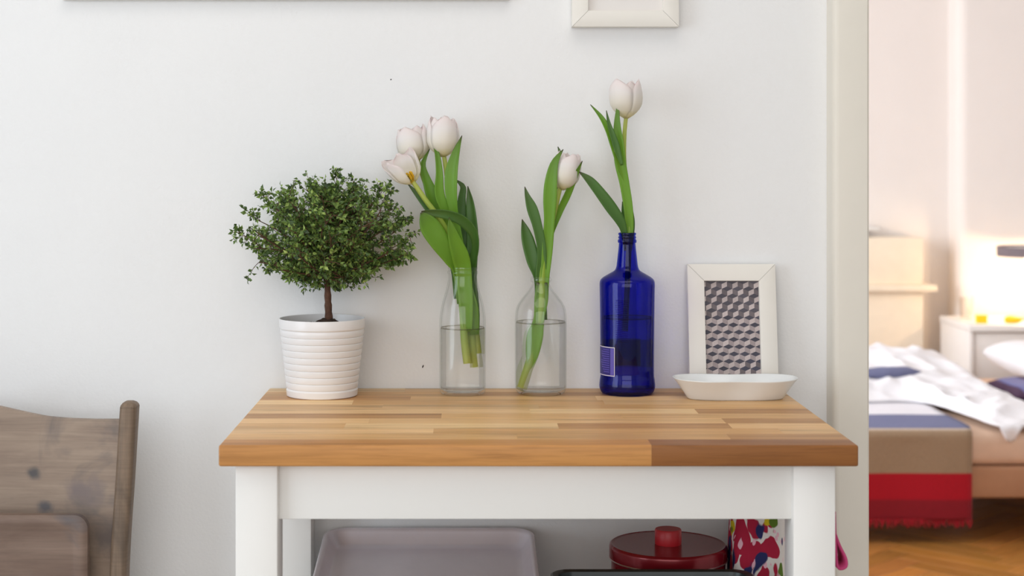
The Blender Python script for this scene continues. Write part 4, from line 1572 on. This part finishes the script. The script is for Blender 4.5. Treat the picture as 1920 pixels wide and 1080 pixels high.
# crumpled white duvet
duvet = tag(empty('duvet', (1.5, 3.5, 0.40)), 'crumpled white duvet thrown back on the bed', 'duvet')
NXD, NYD = 150, 130
verts, faces = [], []
top, bot = {}, {}
for i in range(NXD + 1):
    fx = i / NXD
    x = 0.62 + (1.985 - 0.62) * fx
    # length of cloth towards the bed's front edge in this column
    k1 = 1 / (1 + math.exp(-(x - 1.70) / 0.022))
    k2 = 1 / (1 + math.exp((x - 1.93) / 0.035))
    front = 3.30 - 0.49 * k1 + 0.04 * math.sin(x * 9) * (1 - k1)
    hang = 0.105 * math.exp(-((x - 1.755) / 0.055) ** 2)
    s_len = 4.16 - max(front, BY0 - 0.005) if not hang > 0.01 else 4.16 - (BY0 - 0.02)
    for j in range(NYD + 1):
        g = j / NYD
        yb = 4.16
        L_ = (yb - front) + hang
        s = g * L_
        y = yb - s
        p = Vector((x * 3.2, y * 3.2, 0.0))
        n1_ = noise.noise(p + Vector((5.1, 2.2, 0.7)))
        n2_ = abs(noise.noise(Vector((x * 7 + y * 3, y * 5 - x * 4, 1.7))))
        n3_ = noise.noise(Vector((x * 20 + y * 8, y * 15, 4.4)))
        edge = min(1.0, (1 - g) * 8, g * 10 + 0.1, fx * 12 + 0.1, (1 - fx) * 10 + 0.15)
        heap = math.exp(-((y - 3.95) / 0.35) ** 2) * (0.055 + 0.03 * math.exp(-((x - 1.62) / 0.25) ** 2))
        z = 0.386 + edge * (0.022 + heap + 0.028 * n1_ + 0.045 * (0.5 - n2_) + 0.008 * n3_)
        z = max(z, 0.386)
        lim = BY0 - 0.018
        if y < lim:
            dz_ = lim - y
            y = lim - 0.012 + 0.008 * n3_
            z = z - dz_ - 0.0
        verts.append((x - 1.5 + 0.01 * n3_, y - 3.5, z - 0.40))
        faces_ok = True
W_ = NYD + 1
for i in range(NXD):
    for j in range(NYD):
        a = i * W_ + j
        faces.append([a, a + 1, a + W_ + 1, a + W_])
o = mesh_obj('duvet_cover', verts, faces, M_LINEN, duvet, 180)
solid(o, 0.008)
bmn = bmesh.new()
bmesh.ops.create_uvsphere(bmn, u_segments=28, v_segments=12, radius=1.0)
for v in bmn.verts:
    q = v.co.copy()
    v.co = Vector((q.x * 0.17, q.y * 0.05 + 0.02 * q.x, max(q.z, -0.5) * 0.022 * (1 + 0.4 * q.x) + 0.006 * noise.noise(q * 3)))
bm_obj('turned_back_edge', bmn, plain('slate_lining', (112, 116, 150), 0.9), duvet, 180, (1.53 - 1.5, 3.52 - 3.5, 0.462 - 0.40))


def pillow(name, label, loc, rot, sx_, sy_, sz_, m, seed):
    bm_ = bmesh.new()
    bmesh.ops.create_grid(bm_, x_segments=28, y_segments=28, size=1.0)
    top_ = [v for v in bm_.verts]
    vs_, fs_ = [], []
    for s in (1, -1):
        b = len(vs_)
        for v in top_:
            x, y = v.co.x, v.co.y
            e = max(0.0, (1 - x ** 4) * (1 - y ** 4)) ** 0.5
            z = s * sz_ * e * (1 + 0.18 * noise.noise(Vector((x * 2.2 + seed, y * 2.2, s * 1.0))))
            vs_.append((x * sx_ * (1 - 0.06 * (1 - abs(y))), y * sy_ * (1 - 0.06 * (1 - abs(x))), z))
        fs_ += [[b + v.index for v in f.verts] for f in bm_.faces]
    bm_.free()
    o_ = mesh_obj(name, vs_, fs_, m, None, 180, loc)
    o_.rotation_euler = rot
    bmx_ = bmesh.new()
    bmx_.from_mesh(o_.data)
    bmesh.ops.remove_doubles(bmx_, verts=bmx_.verts, dist=1e-5)
    bmesh.ops.recalc_face_normals(bmx_, faces=bmx_.faces)
    bmx_.to_mesh(o_.data)
    bmx_.free()
    return tag(o_, label, 'pillow')


def slate_mat():
    t = NT('purple_slate_stripes')
    v = t.coords((1, 1, 1))
    wv = t.n('ShaderNodeTexWave', Scale=2.4)
    t.l(v, wv.inputs['Vector'])
    t.l(t.ramp(wv.outputs['Fac'], [(0.35, srgb(70, 44, 70)), (0.5, srgb(98, 100, 150)), (0.75, srgb(120, 118, 160))]), t.b.inputs['Base Color'])
    t.set(Roughness=0.9)
    return t.m


pillow('pillow', 'plump white pillow at the head of the bed', (2.37, 3.88, 0.452), (math.radians(3), math.radians(2), 0.12), 0.24, 0.27, 0.075, M_LINEN, 1.0)
pillow('pillow', 'purple and slate blue pillow lying in front of the white pillow', (2.21, 3.42, 0.412), (0, 0, 0.05), 0.27, 0.17, 0.044, slate_mat(), 4.0)

# ------------------------------------------------------------------ night table and what is on it
M_NIGHT = plain('night_table_white', (240, 238, 236), 0.4, vary=0.01)
NX0, NX1, NY0, NY1, NZ = 2.144, 2.66, 4.40, 4.84, 0.553
ns = tag(empty('night_table', ((NX0 + NX1) / 2, (NY0 + NY1) / 2, 0)), 'white night table behind the bed', 'night table')
NO = ns.location


def nb(name, x0, x1, y0, y1, z0, z1, parent=None, bev=0.003, m=None):
    return box(name, x0 - NO.x, x1 - NO.x, y0 - NO.y, y1 - NO.y, z0, z1, m or M_NIGHT, parent or ns, bev)


nb('night_table_top', NX0, NX1, NY0, NY1, NZ - 0.028, NZ)
nb('side_panel', NX0 + 0.004, NX0 + 0.022, NY0 + 0.012, NY1, 0.0, NZ - 0.028)
nb('side_panel', NX1 - 0.022, NX1 - 0.004, NY0 + 0.012, NY1, 0.0, NZ - 0.028)
nb('back_panel', NX0 + 0.022, NX1 - 0.022, NY1 - 0.015, NY1, 0.02, NZ - 0.028)
dr = nb('drawer', NX0 + 0.024, NX1 - 0.024, NY0 + 0.020, NY1 - 0.04, NZ - 0.24, NZ - 0.034)
lathe('knob', [(0, 0), (0.008, 0), (0.012, 0.012), (0.012, 0.02), (0, 0.022)], M_SILV, dr, 20, 50, ((NX0 + NX1) / 2 - NO.x, NY0 - NO.y + 0.01, NZ - 0.14))
nb('bottom_shelf', NX0 + 0.022, NX1 - 0.022, NY0 + 0.015, NY1 - 0.015, 0.05, 0.07)

M_YEL = plain('bright_yellow', (248, 214, 10), 0.5, vary=0.05)
M_YEL2 = plain('warm_yellow', (246, 200, 0), 0.5, vary=0.05)
zc = 4.56
o = loft('trinket_box', [rr_ring(0.020, 0.015, 0.004, 0), rr_ring(0.022, 0.017, 0.004, 0.004), rr_ring(0.022, 0.017, 0.004, 0.026), rr_ring(0.0235, 0.0185, 0.004, 0.027), rr_ring(0.0235, 0.0185, 0.004, 0.033), rr_ring(0.019, 0.014, 0.004, 0.035)],
         M_YEL, None, 40, loc=((1840 - CX) * 7.0 / F, 7.0 - CAMD, NZ))
tag(o, 'small square bright yellow box on the night table', 'box')
bmn = bmesh.new()
bmesh.ops.create_uvsphere(bmn, u_segments=24, v_segments=14, radius=1.0)
for v in bmn.verts:
    x = v.co.x
    v.co = Vector((x * 0.036 + (0.006 * x ** 3), v.co.y * 0.022 * (1 - 0.2 * x), max(v.co.z, -0.8) * 0.018 * (1 - 0.25 * x)))
o = bm_obj('lemon', bmn, M_YEL2, None, 60, ((1900 - CX) * 7.0 / F, 7.0 - CAMD, NZ + 0.0145))
tag(o, 'rounded yellow lemon-shaped object on the night table under the lamp', 'lemon')
gl = lathe('tumbler', [(0, 0.002), (0.026, 0.0), (0.031, 0.10), (0.029, 0.10), (0.0245, 0.006), (0, 0.006)], glass_mat('tumbler_glass', (0.97, 0.93, 0.88), 1.45), None, 40, 40)
gl.location = ((1812 - CX) * 7.15 / F, 7.15 - CAMD, NZ)
tag(gl, 'clear drinking glass on the night table corner', 'glass')

# bedside lamp with a grey drum shade
LMX, LMY = 2.485, 4.62
lamp = tag(empty('bedside_lamp', (LMX, LMY, NZ)), 'lit bedside lamp with a shallow grey drum shade', 'lamp')
M_SHADE = plain('grey_shade_fabric', (128, 118, 124), 0.9, vary=0.05, bump=0.2, bscale=400)
M_SHIN = plain('white_shade_lining', (240, 234, 226), 0.8, vary=0.01)
lathe('lamp_base', [(0, 0), (0.06, 0), (0.062, 0.006), (0.055, 0.014), (0.012, 0.02), (0, 0.02)], M_SILV, lamp, 40)
lathe('pole', [(0, 0.015), (0.006, 0.015), (0.006, 0.25), (0, 0.25)], M_SILV, lamp, 16)
sz0, sz1, sr = 0.282, 0.326, 0.146
shd = lathe('lamp_shade', [(sr, sz0), (sr + 0.001, sz1), (sr - 0.002, sz1), (sr - 0.003, sz0)], M_SHADE, lamp, 64, 40, close=True)
lathe('diffuser', [(0.02, sz1 - 0.008), (sr - 0.004, sz1 - 0.008), (sr - 0.004, sz1 - 0.010), (0.02, sz1 - 0.010)], M_SHIN, shd, 64, 40, close=True)
t = NT('bulb_glow')
t.b.inputs['Emission Color'].default_value = (1.0, 0.72, 0.42, 1)
t.b.inputs['Emission Strength'].default_value = 14
bmn = bmesh.new()
bmesh.ops.create_uvsphere(bmn, u_segments=20, v_segments=14, radius=0.027)
bm_obj('bulb', bmn, t.m, lamp, 180, (0, 0, 0.268))
pl = bpy.data.lights.new('bulb_light', 'POINT')
pl.energy = 7
pl.color = (1.0, 0.70, 0.42)
pl.shadow_soft_size = 0.03
po = bpy.data.objects.new('bulb_light', pl)
col.objects.link(po)
po.parent = lamp
po.location = (0, 0, 0.225)

# cream block with a ledge against the recessed wall, and a small wall shelf
M_CREAM = plain('cream_glaze', (250, 236, 214), 0.35, vary=0.02)
zs = 7.35
X_ = lambda u: (u - CX) * zs / F
H_ = lambda v: CAMZ - (v - CY) * zs / F
stv = tag(empty('tiled_stove', ((X_(1500) + X_(1731)) / 2, 4.95, 0)), 'cream block with a projecting ledge against the bedroom wall', 'stove')
SO = stv.location


def sb(name, x0, x1, y0, y1, z0, z1, bev=0.004):
    return box(name, x0 - SO.x, x1 - SO.x, y0 - SO.y, y1 - SO.y, z0, z1, M_CREAM, stv, bev)


sb('stove_body', X_(1480), X_(1731), zs - CAMD, YW0 - 0.002, 0, H_(546))
sb('ledge', X_(1470), X_(1754), zs - CAMD - 0.035, YW0 - 0.002, H_(546), H_(534))
sb('stove_crown', X_(1480), X_(1731), zs - CAMD, YW0 - 0.002, H_(534), H_(446))
sh = tag(box('wall_shelf', X_(1500), X_(1654), YW0 - 0.16, YW0 - 0.001, H_(433), H_(428), M_WHITE, None, 0.002),
         'thin white wall shelf above the cream block', 'shelf')
